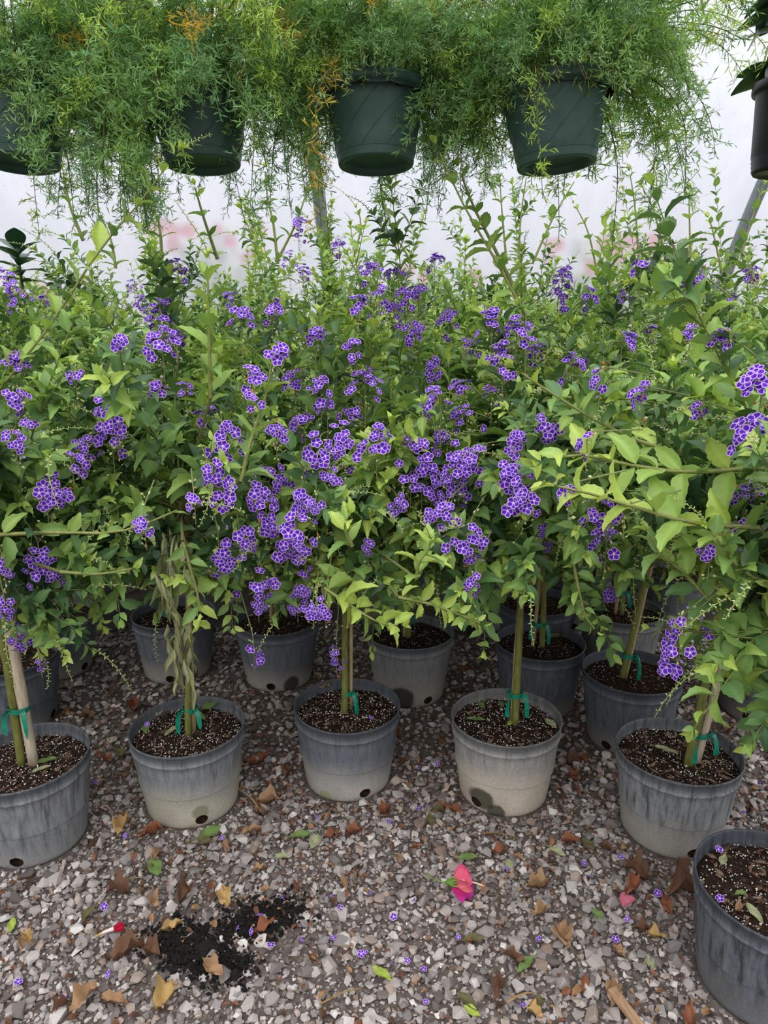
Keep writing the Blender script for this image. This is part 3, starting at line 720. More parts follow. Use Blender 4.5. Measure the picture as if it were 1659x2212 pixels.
    vis = np.zeros(len(tr.P), bool); vis[ok] = tr.dep[ok] < ZB[gi[ok], gj[ok]] + 0.035
    size = tr.S / tr.dep * F; score = np.where(vis & (size > 10), size, 0)
    lim = 290
    order = np.argsort(-score)[:lim]; order = order[score[order] > 0]
    rest = np.ones(len(tr.P), bool); rest[order] = False
    tr.sel = order
    for q in order:
        s = tr.S[q]; Mx = frame(tr.D[q], tr.Nn[q]); Mx = Matrix.Translation(Vector(tr.P[q] - off)) @ Mx @ Matrix.Diagonal((s, s * U(.85, 1.1), s, 1))
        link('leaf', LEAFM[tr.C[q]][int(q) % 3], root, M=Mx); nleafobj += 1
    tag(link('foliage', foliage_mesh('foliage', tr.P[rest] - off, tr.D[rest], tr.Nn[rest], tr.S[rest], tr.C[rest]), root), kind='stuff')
    # pale bud spikes at shoot tips
    tips = tr.tips; tipP = np.array([t[0] for t in tips]); px, py, d = project(tipP)
    idx = [q for q in range(len(tips)) if 0 < px[q] < W and 0 < py[q] < H and d[q] < front_depth(px[q], py[q], 2, 50) + 0.06]
    rng.shuffle(idx)
    for q in idx[:(20 if near else 10)]:
        t = tips[q][1] + rng.normal(0, .35, 3); Mx = Matrix.Translation(Vector(tipP[q] - off)) @ frame(t, (0, 0, 1)) @ Matrix.Scale(rng.uniform(.55, 1.0), 4)
        link('bud_spike', SPIKE[int(rng.integers(0, 4))], root, M=Mx)
print('leaf objects', nleafobj)

# ------------------------------------------------------------------ purple flower clusters (pixel place, width in pixels)
CL = [(15, 612, 55), (40, 645, 60), (35, 795, 70), (30, 872, 60), (35, 962, 50), (105, 1070, 95), (95, 1228, 90), (8, 1222, 45), (12, 1310, 40), (38, 1375, 48), (88, 1432, 24),
 (290, 635, 50), (308, 665, 40), (345, 702, 85), (350, 755, 90), (265, 740, 40), (345, 850, 60), (400, 842, 40), (243, 900, 75), (235, 962, 75), (182, 965, 45), (160, 1005, 55),
 (447, 915, 60), (487, 955, 80), (450, 1020, 60), (480, 1070, 65), (310, 1132, 50), (475, 1188, 80), (520, 1165, 70), (385, 590, 45), (625, 575, 55), (645, 495, 50), (655, 592, 40),
 (590, 678, 50), (525, 710, 60), (545, 835, 60), (548, 868, 40), (600, 768, 60), (635, 830, 50), (692, 850, 55), (706, 890, 40), (680, 740, 55), (655, 920, 60), (600, 938, 50),
 (690, 990, 75), (737, 972, 85), (752, 905, 50), (790, 848, 85), (815, 965, 75), (775, 665, 50), (850, 680, 60), (880, 650, 50), (800, 597, 50), (855, 605, 40), (905, 640, 45), (940, 572, 40),
 (970, 700, 55), (1022, 752, 50), (1060, 710, 60), (1115, 730, 80), (1085, 792, 80), (1150, 770, 60), (1000, 850, 60), (935, 797, 50), (892, 722, 50), (945, 893, 80), (1000, 925, 90), (960, 965, 60),
 (895, 1005, 95), (920, 1050, 85), (1030, 1003, 75), (985, 1022, 70), (975, 1075, 90), (958, 1120, 85), (1000, 1045, 60), (1112, 1035, 85), (1130, 1085, 90), (860, 1095, 45), (1010, 1175, 95), (1022, 1262, 42),
 (560, 1082, 60), (590, 1050, 80), (578, 1125, 60), (640, 1150, 90), (682, 1098, 50), (648, 1090, 60), (600, 1192, 60), (572, 1262, 75), (560, 1300, 45), (657, 1210, 50), (660, 1268, 50), (640, 1305, 40), (702, 1315, 50),
 (550, 1405, 48), (726, 1420, 38), (675, 1320, 40), (512, 1297, 20), (1180, 930, 65), (1112, 970, 60), (1215, 600, 50), (1205, 645, 60), (1270, 655, 45), (1240, 800, 70), (1292, 820, 45), (1347, 747, 60), (1405, 722, 40),
 (1382, 580, 30), (1505, 625, 60), (1557, 742, 60), (1640, 848, 95), (1632, 950, 100), (1600, 1075, 55), (1637, 1062, 45), (1590, 1140, 40), (1530, 1195, 45), (1285, 1118, 80), (1345, 1110, 45), (1300, 1175, 75),
 (1225, 1070, 45), (1310, 1275, 55), (1458, 1418, 85), (1460, 1355, 36), (1533, 1360, 34), (1172, 1145, 32), (1178, 1178, 26), (1622, 592, 40), (1490, 722, 40), (1382, 860, 45), (1510, 890, 45), (732, 540, 35), (1265, 960, 40),
 (420, 1085, 30), (795, 1185, 30), (380, 745, 60), (1345, 645, 30), (1585, 660, 35), (715, 1030, 45), (1060, 860, 45), (1120, 950, 40), (760, 760, 45), (820, 640, 40), (500, 650, 40), (160, 820, 40), (95, 650, 30), (60, 920, 35)]
CLPOS = {(1458, 1418): 1.12, (1460, 1355): 1.12, (1533, 1360): 1.14, (1640, 848): 1.05, (1632, 950): 1.05, (38, 1375): 1.45, (88, 1432): 1.45, (550, 1405): 1.5, (726, 1420): 1.6, (512, 1297): 1.55, (572, 1262): 1.45, (1022, 1262): 1.4, (1310, 1275): 1.5}
frng = np.random.default_rng(5)
WILT = np.array(lin((176, 108, 66)))
def bits_cluster(axis, L, n, r):
    """rachis, small stalks and buds of one flower cluster"""
    A = Acc(); P = smooth_path(axis, 10); V, T = tube(P, np.linspace(.0016, .0007, 10), 5, False); A.add(V, T, lin((120, 128, 80)))
    for k in range(int(n * .9) + 5):
        f = frng.uniform(.35, 1.0); p = np.array([np.interp(f, np.linspace(0, 1, 10), P[:, c]) for c in range(3)])
        o = unit(frng.normal(0, 1, 3)); q = p + o * r * frng.uniform(.25, .8); s = frng.uniform(.0016, .0030)
        V, T = tube([p, q], .0005, 3, False); A.add(V, T, lin((130, 134, 84)))
        u = unit(np.cross(o, [.2, .3, .9])); w = np.cross(o, u); c = BUDC[k % 2] if k % 5 else (WILT if k % 10 == 0 else np.array(lin((176, 150, 214))))
        A.add(q + OCT_V[:, 0:1] * u * s + OCT_V[:, 1:2] * w * s + OCT_V[:, 2:3] * o * s * 1.7, OCT_T, c)
    return A.mesh('flower_cluster', M_STEM, False)
nfl = 0
for (px, py, wpx) in CL:
    if (px, py) in CLPOS:
        p = at_y(px, py, CLPOS[(px, py)]); d = project(np.array([p]))[2][0]
    else:
        d = front_depth(px, py, 2, 30) - 0.022; d = max(d, 1.08); p = at_d(px, py, d)
    tr = nearest(p); tr = tr if np.linalg.norm(np.array(p) - tr.c) < 1.2 else nearest(p)
    rw = wpx * d / F * 0.5; rw *= .90; fl = max(.0088, min(.0118, rw * .45)); n = int(max(2, min(20, 3.3 * (rw / fl) ** 1.5)))
    el = frng.uniform(1.0, 1.6); tocam = unit(np.array([0, 0, CAM_Z]) - np.array(p)); outw = unit(np.array(p) - tr.c)
    ax0 = np.array(p) - outw * .10 + np.array([0, 0, rw * el + .04]); ax1 = np.array(p) - outw * rw * .4 + np.array([0, 0, rw * el]); ax2 = np.array(p) - np.array([0, 0, rw * el + .025]) - outw * rw * .3
    off = np.array(tr.base); cl = link('flower_cluster', bits_cluster([ax0 - off, ax1 - off, np.array(p) - outw * rw * .3 - off, ax2 - off], rw, n, rw), tr.root)
    for k in range(n):
        v = frng.normal(0, 1, 3); v = unit(v + outw * .9 + np.array([0, -.35, .15])); rr = frng.uniform(.6, 1.15)
        q = np.array(p) + v * np.array([rw, rw * .8, rw * el]) * rr - np.array([0, 0, 0])
        nn = unit(v * .8 + outw * .5 + tocam * .25 + np.array([0, 0, .15]) + frng.normal(0, .25, 3)); up = np.cross(nn, unit(frng.normal(0, 1, 3)))
        s = fl * frng.uniform(.82, 1.15); Mx = Matrix.Translation(Vector(q - off)) @ frame(up, nn) @ Matrix.Scale(s, 4)
        link('floret', FLORET[int(frng.integers(0, 3))], cl, M=Mx); nfl += 1
print('florets', nfl)

# wilted olive sprig hanging at the second front pot
tr = trees[1]; off = np.array(tr.base); wr = np.random.default_rng(11)
sag = Acc()
WC = [lin(c) for c in ((150, 154, 110), (128, 132, 92), (168, 168, 128))]
P = smooth_path([tr.fork + np.array([0, -.02, .05]), at_y(372, 1175, 1.5), at_y(368, 1270, 1.47), at_y(385, 1360, 1.47), at_y(405, 1450, 1.5)], 20)
V, T = tube(P - off, np.linspace(.003, .0015, 20), 5, False); wroot = link('wilted_sprig', mesh_np('wilted_sprig', V, T, M_STEM, np.broadcast_to(np.array(WC[0]), (len(V), 3)), True), tr.root)
wroot['label'] = 'wilted olive sprig hanging down'
def wilt_leaf(var):
    g = np.random.default_rng(var); V = []; T = []; C = []
    for r in range(7):
        t = r / 6; w = .16 * math.sin(math.pi * min(max(t, .03), .97)) * (1 - .25 * t)
        for s in (-1, 0, 1): V.append((t, w * s * .6, abs(s) * w * 1.3 + .06 * math.sin(t * 7 + var))); C.append(WC[var % 3])
    for r in range(6):
        for s in range(2): a = r * 3 + s; T += [(a, a + 3, a + 4), (a, a + 4, a + 1)]
    return mesh_np('wilted_leaf', np.array(V), T, M_DRY, np.array(C), True)
WL = [wilt_leaf(v) for v in range(3)]
for k in range(80):
    f = wr.uniform(.22, 1); p = np.array([np.interp(f, np.linspace(0, 1, 20), P[:, c]) for c in range(3)]) + wr.normal(0, .02, 3) * (1.25 - .7 * f); s = wr.uniform(.05, .085)
    Mx = Matrix.Translation(Vector(p - off)) @ frame((wr.normal(0, .25), wr.normal(0, .25), -1), wr.normal(0, 1, 3)) @ Matrix.Scale(s, 4); link('leaf', WL[k % 3], wroot, M=Mx)

# ------------------------------------------------------------------ gravel stones
def hull(seed, n=13, flat=.62):
    g = random.Random(seed); bm = bmesh.new()
    for _ in range(n):
        v = Vector((g.gauss(0, 1), g.gauss(0, 1), g.gauss(0, 1))).normalized() * g.uniform(.8, 1.05); bm.verts.new((v.x * g.uniform(.9, 1.1), v.y * .82, v.z * flat))
    bmesh.ops.convex_hull(bm, input=bm.verts[:]); loose = [v for v in bm.verts if not v.link_faces]
    bmesh.ops.delete(bm, geom=loose, context='VERTS'); bmesh.ops.triangulate(bm, faces=bm.faces[:]); bm.verts.ensure_lookup_table(); bm.verts.index_update()
    V = np.array([v.co[:] for v in bm.verts]); T = np.array([[v.index for v in f.verts] for f in bm.faces]); bm.free(); return V, T
HULLS = [hull(s, 12 + s % 4, .5 + .25 * ((s * 7) % 10) / 10) for s in range(30)]
STC = [np.array(lin(c)) * .88 for c in ((176, 166, 163), (158, 149, 147), (138, 131, 130), (198, 190, 187), (122, 113, 110), (172, 154, 144), (144, 125, 113), (214, 207, 204), (106, 97, 94))]
STP = np.array([.20, .20, .17, .09, .12, .08, .05, .03, .06])
g = np.random.default_rng(21)
def grid_pts(x0, x1, y0, y1, s):
    X, Y = np.meshgrid(np.arange(x0, x1, s), np.arange(y0, y1, s * .9)); n = X.size
    return np.stack([X.ravel() + g.uniform(-.48, .48, n) * s, Y.ravel() + g.uniform(-.48, .48, n) * s], -1)
near_pts = grid_pts(-1.15, 1.15, .85, 1.9, .0195); mid_pts = np.concatenate([grid_pts(-1.5, 1.5, 1.9, 2.9, .024), grid_pts(-1.6, -1.15, .85, 1.9, .024), grid_pts(1.15, 1.6, .85, 1.9, .024)])
fill_pts = grid_pts(-1.15, 1.15, .9, 1.7, .0125)
pts = np.concatenate([near_pts, mid_pts, fill_pts]); n = len(pts)
rad = np.concatenate([g.lognormal(math.log(.0102), .36, len(near_pts)), g.lognormal(math.log(.0105), .35, len(mid_pts)), g.lognormal(math.log(.0048), .3, len(fill_pts))])
rad = np.clip(rad, .003, .023)
patch = np.hypot((pts[:, 0] + .36) / .17, (pts[:, 1] - 1.24) / .11)           # bare dark patch of spilt compost
thin = (patch < 1) & (g.random(n) < .5); pts, rad = pts[~thin], rad[~thin]; n = len(pts)
potxy = np.array([(t.base.x, t.base.y) for t in trees if t.row <= 3]); dmin = np.min(np.hypot(pts[:, 0:1] - potxy[None, :, 0], pts[:, 1:2] - potxy[None, :, 1]), 1)
ok = dmin > .122 + rad * .8; pts, rad = pts[ok], rad[ok]; n = len(pts)
pz = rad * g.uniform(.18, .5, n); yaw = g.uniform(0, 6.28, n); hid = g.integers(0, 30, n); cid = g.choice(len(STC), n, p=STP)
dep = project(np.stack([pts[:, 0], pts[:, 1], pz], -1)); inview = (dep[0] > 0) & (dep[0] < W) & (dep[1] > 0) & (dep[1] < H); scr = np.where(inview, rad / dep[2], 0)
big = np.argsort(-scr)[:295]; isbig = np.zeros(n, bool); isbig[big] = True
HM = {}
for q in big:
    key = (int(hid[q]), int(cid[q]))
    if key not in HM: Vh, Th = HULLS[key[0]]; HM[key] = mesh_np('stone', Vh, Th, M_STONE, np.broadcast_to(STC[key[1]], (len(Vh), 3)), False)
    r = rad[q]; link('stone', HM[key], floor, M=Matrix.Translation((pts[q, 0], pts[q, 1], pz[q])) @ Matrix.Rotation(yaw[q], 4, 'Z') @ Matrix.Rotation(U(-.35, .35), 4, 'X') @ Matrix.Scale(r, 4))
A = Acc()
for h in range(30):
    m = np.where((hid == h) & ~isbig)[0]; Vh, Th = HULLS[h]; k = len(m)
    c, s = np.cos(yaw[m])[:, None], np.sin(yaw[m])[:, None]; tx = g.uniform(-.4, .4, (k, 1)); L = Vh[None] * rad[m][:, None, None]
    Lz = L[..., 2] + tx * L[..., 0]; X = L[..., 0] * c - L[..., 1] * s + pts[m, 0:1]; Y = L[..., 0] * s + L[..., 1] * c + pts[m, 1:2]; Z = Lz + pz[m][:, None]
    Vv = np.stack([X, Y, Z], -1).reshape(-1, 3); Tt = (Th[None] + (np.arange(k) * len(Vh))[:, None, None]).reshape(-1, 3)
    A.add(Vv, Tt, np.repeat(np.array(STC)[cid[m]] * g.uniform(.85, 1.12, (k, 1)), len(Vh), axis=0))
gr = link('gravel', A.mesh('gravel', M_STONE, False), floor); tag(gr, kind='stuff')
# spilt compost on the bare patch
gc = np.random.default_rng(31); n = 2600
cen = np.array([(-.40, 1.20), (-.30, 1.27), (-.33, 1.17), (-.44, 1.24), (-.24, 1.31)])[gc.integers(0, 5, n)] + gc.normal(0, 1, (n, 2)) * np.array([.035, .022])
sz = gc.lognormal(math.log(.0034), .4, n); Vc = OCT_V[None] * (sz[:, None] * gc.uniform(.6, 1.5, (n, 3)))[:, None, :]
Vc = Vc + np.concatenate([cen, gc.uniform(.002, .011, (n, 1))], 1)[:, None, :]
tag(link('spilt_compost', mesh_np('spilt_compost', Vc.reshape(-1, 3), (OCT_T[None] + (np.arange(n) * 6)[:, None, None]).reshape(-1, 3), M_COMPOST, None, False)), 'patch of black potting compost spilt among the gravel stones', 'soil', kind='stuff')

# ------------------------------------------------------------------ fallen leaves, petals, twigs on the gravel
DRYC = {'brown': (112, 82, 64), 'rust': (140, 88, 64), 'tan': (166, 132, 100), 'yellow': (184, 152, 100), 'green': (112, 136, 78), 'olive': (104, 98, 68), 'lime': (160, 178, 78), 'pale': (164, 168, 130)}
def crumple(col, var):
    gg = np.random.default_rng(500 + var); rows, cols = 9, 5; V = []; C = []; base = np.array(lin(DRYC[col])); ph = gg.uniform(0, 6.28, 4); dry = col in ('brown', 'rust', 'tan', 'yellow')
    amp = .085 if dry else .03; curl = gg.uniform(.8, 2.2) if dry else .3; nar = gg.uniform(.6, 1.0) if dry else .8
    for r in range(rows):
        t = r / (rows - 1); w = .26 * nar * math.sin(math.pi * min(max(t ** .85, .02), .98)) * (1 + (.22 * math.sin(13 * t + ph[0]) if dry else 0))
        for s in range(cols):
            u = (s - 2) / 2; z = curl * (u * w) ** 2 * 6 + amp * math.sin(6 * t + ph[1] + 2 * u) + amp * .8 * math.sin(11 * t + ph[2] - 3 * u) + amp * .6 * math.sin(17 * t + ph[3] + 5 * u) + .12 * (t - .5) ** 2 * 4 * (1 if dry else .3)
            V.append((t - .5, u * w, max(z + amp, .0))); C.append(base * (1.12 if s == 2 else gg.uniform(.86, 1.06)))
    T = []
    for r in range(rows - 1):
        for s in range(cols - 1): a = r * cols + s; T += [(a, a + cols, a + cols + 1), (a, a + cols + 1, a + 1)]
    Vt, Tt = tube([(-.5, 0, .08), (-.62, .03, .05), (-.72, .02, .01)], .012, 4, False); n0 = len(V); V = np.concatenate([np.array(V), Vt]); C = np.concatenate([np.array(C), np.broadcast_to(base * .8, (len(Vt), 3))])
    return mesh_np('fallen_leaf', V, np.concatenate([np.array(T), Tt + n0]), M_DRY, C, True)
CR = {c: [crumple(c, 10 * i + k) for k in range(4)] for i, c in enumerate(DRYC)}
DL = {'brown': 'curled brown dry leaf lying on the gravel', 'rust': 'crumpled rust-red dry leaf lying on the gravel', 'tan': 'crumpled tan dry leaf lying on the gravel', 'yellow': 'dry straw-yellow leaf lying on the gravel', 'green': 'fallen fresh green leaf lying on the gravel', 'olive': 'wilting olive leaf lying flat on the gravel', 'lime': 'small yellow-lime leaf lying on the gravel', 'pale': 'pale grey-green leaf lying upturned on the gravel'}
FALL = [(265, 1790, 60, 'yellow'), (325, 1805, 55, 'rust'), (585, 1735, 60, 'tan'), (335, 1850, 40, 'tan'), (335, 1875, 65, 'green'), (455, 1800, 60, 'green'), (430, 1820, 60, 'olive'), (545, 1798, 45, 'tan'), (490, 1830, 40, 'tan'), (255, 1930, 55, 'brown'), (190, 1975, 50, 'olive'),
 (485, 1945, 65, 'yellow'), (330, 1955, 55, 'tan'), (400, 1935, 60, 'brown'), (570, 2005, 60, 'rust'), (460, 2100, 75, 'tan'), (275, 2065, 80, 'brown'), (330, 2060, 50, 'brown'), (180, 2165, 75, 'tan'), (250, 2165, 65, 'tan'), (355, 2160, 75, 'yellow'), (370, 2005, 50, 'yellow'), (65, 2030, 55, 'yellow'), (25, 2000, 45, 'lime'), (50, 2040, 40, 'tan'), (650, 1805, 55, 'green'), (680, 1820, 50, 'pale'), (610, 1850, 35, 'pale'),
 (745, 1910, 40, 'tan'), (765, 1800, 40, 'rust'), (715, 1805, 45, 'rust'), (675, 2075, 40, 'brown'), (825, 2105, 55, 'lime'), (1160, 1918, 55, 'tan'), (1080, 1840, 45, 'rust'), (1010, 1853, 45, 'green'), (1100, 1868, 32, 'pale'), (1020, 2030, 60, 'olive'), (1105, 2070, 60, 'brown'), (1135, 2085, 60, 'green'), (1365, 1920, 75, 'rust'), (1370, 1890, 60, 'brown'), (1390, 2010, 50, 'brown'), (1420, 2025, 50, 'yellow'), (1165, 1975, 55, 'tan'), (1215, 2025, 60, 'tan'),
 (1270, 1825, 45, 'olive'), (1230, 1820, 45, 'rust'), (1290, 1975, 40, 'green'), (1405, 2080, 40, 'pale'), (1260, 2130, 50, 'rust'), (1335, 2060, 40, 'tan'), (1010, 2165, 60, 'olive'), (1080, 2145, 55, 'brown'), (1165, 2165, 45, 'olive'), (1320, 2150, 70, 'tan'), (1490, 2200, 70, 'rust'), (1575, 1750, 32, 'yellow'), (950, 1745, 45, 'olive'), (930, 1772, 45, 'olive'), (975, 1750, 50, 'rust'), (835, 1755, 45, 'rust'), (1205, 1840, 40, 'pale'), (1310, 1835, 40, 'brown'), (1475, 1885, 55, 'brown'), (1470, 1930, 70, 'brown'), (1440, 1960, 60, 'rust'),
 (860, 1860, 35, 'tan'), (1155, 2190, 40, 'yellow'), (1020, 2185, 45, 'lime'), (185, 1550, 50, 'brown'), (290, 1530, 55, 'rust'), (225, 1640, 55, 'rust'), (260, 1625, 40, 'olive'), (545, 1650, 40, 'rust'), (570, 1640, 35, 'rust'), (620, 1670, 40, 'brown'), (860, 1590, 40, 'rust'), (870, 1650, 40, 'brown'), (1240, 1680, 45, 'rust'), (1250, 1640, 45, 'rust'), (1240, 1650, 35, 'brown'), (1575, 1580, 45, 'brown'), (880, 1700, 30, 'tan'), (240, 1500, 45, 'brown'), (130, 2180, 40, 'brown'), (700, 2195, 40, 'brown'), (560, 1880, 35, 'tan'), (900, 1830, 30, 'rust'), (1560, 1690, 36, 'tan'), (640, 1920, 40, 'brown'), (720, 1950, 30, 'brown'), (560, 1760, 30, 'brown'), (985, 1500, 30, 'brown'), (1010, 1450, 34, 'rust'), (540, 1470, 30, 'brown')]
lr = random.Random(3)
MARKS = [((t.base.x, t.base.y), n_) for t, n_ in zip(trees[:6], ('the pot with thick pale stake', 'the pot with the wilted sprig', 'the small blue-grey pot', 'the cream banded pot', 'the streaked pot with weathered stake', 'the foremost dark pot'))]
MARKS += [(tuple(at_z(x_, y_, 0))[:2], n_) for x_, y_, n_ in ((985, 1915, 'the pink fallen flower'), (240, 2012, 'the red fallen bud'), (470, 2050, 'the black compost patch'), (1355, 2180, 'the long wood splinter'), (1345, 1960, 'the faded pink petal'))]
def beside(p): return min(MARKS, key=lambda m_: math.hypot(m_[0][0] - p.x, m_[0][1] - p.y) - (.12 if 'pot' in m_[1] else 0))[1]
for k, (px, py, w, c) in enumerate(FALL):
    p = at_z(px, py, .012); d = project(np.array([p]))[2][0]; s = w * d / F * .95
    o = link('fallen_leaf', CR[c][k % 4]); o.matrix_basis = Matrix.Translation(p) @ Matrix.Rotation(lr.uniform(0, 6.28), 4, 'Z') @ Matrix.Rotation(lr.uniform(-.2, .2), 4, 'X') @ Matrix.Diagonal((s, s * lr.uniform(.9, 1.4), s, 1))
    nb = beside(p); tag(o, DL[c].replace(' lying', '') + ' near ' + nb, 'leaf', 'fallen ' + c + ' leaves near ' + nb)
# leaves lying on the soil of the front pots
SOILL = [(1440, 1622, 44, 'pale', 'pale leaf lying on the bare soil of the streaked grey pot'), (1040, 1525, 30, 'green', 'fallen green leaf on the soil of the cream banded pot'), (1082, 1522, 26, 'green', 'fallen green leaf on the soil of the cream banded pot'), (1028, 1555, 36, 'green', 'fallen green leaf on the soil of the cream banded pot'), (1105, 1562, 30, 'lime', 'narrow lime leaf on the soil of the cream banded pot'), (1190, 1565, 40, 'pale', 'pale curled leaf at the rim of the cream banded pot'),
 (455, 1525, 55, 'green', 'crumpled green leaf beside the tan stake on the soil'), (430, 1550, 45, 'green', 'crumpled green leaf beside the tan stake on the soil'), (315, 1575, 36, 'green', 'fallen green leaf by the rim of the pot with the tan stake'), (370, 1580, 36, 'pale', 'grey-green leaf on the soil before the tan stake'), (345, 1540, 36, 'pale', 'grey-green leaf on the soil near the green tape tail'), (98, 1645, 44, 'green', 'fallen green leaf beside the thick pale stake'), (90, 1662, 34, 'pale', 'pale curled leaf beside the thick pale stake'), (705, 1485, 34, 'yellow', 'yellow leaf on the soil of the small blue-grey pot'), (760, 1502, 22, 'green', 'small green leaf on the soil of the small blue-grey pot'),
 (1562, 1858, 36, 'pale', 'pale green leaf on the soil of the foremost pot'), (1630, 1975, 50, 'pale', 'long pale leaf on the soil of the foremost pot'), (1600, 1930, 30, 'green', 'green leaf sliver on the soil of the foremost pot'), (1600, 1965, 36, 'tan', 'tan dry leaf on the soil of the foremost pot'), (1200, 1375, 40, 'olive', 'olive leaf on the soil of the dark pot behind the cream banded pot')]
for k, (px, py, w, c, lab) in enumerate(SOILL):
    p = at_z(px, py, .215); d = project(np.array([p]))[2][0]; s = w * d / F * 1.1
    o = link('fallen_leaf', CR[c][k % 4]); o.matrix_basis = Matrix.Translation(p) @ Matrix.Rotation(lr.uniform(0, 6.28), 4, 'Z') @ Matrix.Diagonal((s, s, s, 1)); tag(o, lab, 'leaf', 'fallen leaves on potting soil')
# single purple florets dropped on gravel and soil
FF = [(350, 2002), (225, 1958), (545, 2012), (610, 1938), (560, 1975), (515, 2005), (685, 1765), (905, 1745), (865, 1725), (480, 1810), (270, 1805), (1095, 1878), (1262, 1865), (1340, 1850), (895, 1945), (990, 2025), (1330, 2028), (1165, 2030), (880, 2075), (845, 2080), (915, 2095), (780, 2060), (720, 2025), (790, 2060), (650, 2030), (585, 2040), (235, 2105), (1275, 1895), (1180, 1905), (1420, 1930), (1605, 1755), (920, 1640), (905, 1660), (945, 1650), (1075, 1700), (205, 1690), (640, 1600), (1130, 2170), (920, 2165), (840, 1775), (40, 2120), (135, 2155), (1355, 1985), (715, 1935), (735, 1962), (800, 1930), (1640, 1690), (850, 1980)]
for k, (px, py) in enumerate(FF):
    p = at_z(px, py, .018); s = lr.uniform(.006, .009); o = link('fallen_floret', FLORET[k % 3]); o.matrix_basis = Matrix.Translation(p) @ Matrix.Rotation(lr.uniform(0, 6.28), 4, 'Z') @ Matrix.Rotation(lr.uniform(-1.1, 1.1), 4, 'X') @ Matrix.Scale(s, 4)
    nb = beside(p); tag(o, 'small purple floret dropped on gravel near ' + nb, 'flower', 'purple florets dropped near ' + nb)
for k, (px, py, lab) in enumerate([(318, 1565, 'single purple floret on the soil of the pot with the tan stake'), (802, 1550, 'single purple floret on the soil of the small blue-grey pot'), (1183, 1548, 'single purple floret by the rim of the cream banded pot'), (1100, 1500, 'single purple floret behind the stem in the cream banded pot'), (1555, 1940, 'single purple floret low on the soil of the foremost pot'), (1552, 1835, 'single purple floret high on the soil of the foremost pot')]):
    p = at_z(px, py, .222); o = link('fallen_floret', FLORET[k % 3]); o.matrix_basis = Matrix.Translation(p) @ Matrix.Rotation(k * 1.3, 4, 'Z') @ Matrix.Rotation(.5, 4, 'X') @ Matrix.Scale(.0085, 4); tag(o, lab, 'flower', 'purple florets dropped on soil')
# twigs
for k, (a, b_, r, c, lab) in enumerate([((512, 1702), (566, 1756), .0035, (150, 130, 112), 'straight grey-brown twig on gravel between the first pots'), ((690, 2170), (780, 2135), .002, (150, 120, 80), 'thin tan twig on the gravel'), ((1095, 2165), (1155, 2145), .0022, (166, 130, 86), 'thin straw twig near the wood chip'), ((1420, 1880), (1480, 1945), .0022, (110, 80, 54), 'thin brown twig before the foremost pot'), ((235, 1915), (310, 1895), .002, (150, 130, 90), 'thin straw twig beside the grey streaked pot'), ((1040, 1800), (1120, 1812), .0018, (150, 110, 70), 'thin brown twig below the cream banded pot')]):
    p0, p1 = at_z(*a, .02), at_z(*b_, .02); P = smooth_path([p0, (p0 + p1) / 2 + Vector((.004, .003, .006)), p1], 10); tag(link('twig', Acc_tube(P, np.linspace(r, r * .6, 10), 6, M_DRY, lin(c))), lab, 'twig', 'twigs on the gravel')
# wood chip
def chip():
    bm = bmesh.new(); bmesh.ops.create_cube(bm, size=1)
    for v in bm.verts: v.co = Vector((v.co.x * .018 * (1.25 if v.co.y > 0 else .9), v.co.y * .085, v.co.z * .008 * (1.5 if v.co.y < 0 else .8)))
    bmesh.ops.bevel(bm, geom=bm.edges[:], offset=.002, segments=1, affect='EDGES'); bmesh.ops.subdivide_edges(bm, edges=bm.edges[:], cuts=1)
    rr = random.Random(2)
    for v in bm.verts: v.co += Vector((rr.gauss(0, .0008), rr.gauss(0, .0015), rr.gauss(0, .0006)))
    me = bpy.data.meshes.new('wood_chip'); bm.to_mesh(me); bm.free(); me.materials.append(plain_mat('bark_wood', (140, 108, 84), (178, 146, 118), (80, 8, 8), 5, .8, .2, .5)); return me
o = link('wood_chip', chip()); p = at_z(1355, 2180, .022); o.matrix_basis = Matrix.Translation(p) @ Matrix.Rotation(.45, 4, 'Z') @ Matrix.Rotation(.12, 4, 'X'); tag(o, 'long tan splinter of bark wood on the gravel', 'wood chip')
o = link('wood_chip', bpy.data.meshes[o.data.name]); p = at_z(1210, 2022, .02); o.matrix_basis = Matrix.Translation(p) @ Matrix.Rotation(.5, 4, 'Z') @ Matrix.Scale(.55, 4); tag(o, 'small tan splinter of wood among small stones', 'wood chip')

# brown shreds of leaf litter between the stones
g2 = np.random.default_rng(77); n = 5200
LX = np.stack([g2.uniform(-1.3, 1.3, n), np.where(g2.random(n) < .6, g2.normal(1.85, .32, n), g2.uniform(.9, 2.7, n)), g2.uniform(.006, .016, n)], -1)
LX = LX[np.min(np.hypot(LX[:, 0:1] - potxy[None, :, 0], LX[:, 1:2] - potxy[None, :, 1]), 1) > .14]; n = len(LX)
ang = g2.uniform(0, 6.28, n); LD = unit(np.stack([np.cos(ang), np.sin(ang), g2.normal(0, .3, n)], -1)); up = np.array([0, 0, 1.0]) + g2.normal(0, .35, (n, 3)); LN = unit(up - LD * np.sum(up * LD, -1, keepdims=True))
LB = np.cross(LN, LD); LS = g2.lognormal(math.log(.013), .4, n); tw = LT_V * np.array([1, 1.1, 1.6])
Vl = LX[:, None, :] + LS[:, None, None] * (tw[None, :, 0:1] * LD[:, None, :] + tw[None, :, 1:2] * LB[:, None, :] + tw[None, :, 2:3] * LN[:, None, :])
LC = np.array([lin(c) for c in ((96, 68, 54), (128, 84, 62), (74, 56, 46), (156, 118, 84), (112, 76, 58))])[g2.integers(0, 5, n)]
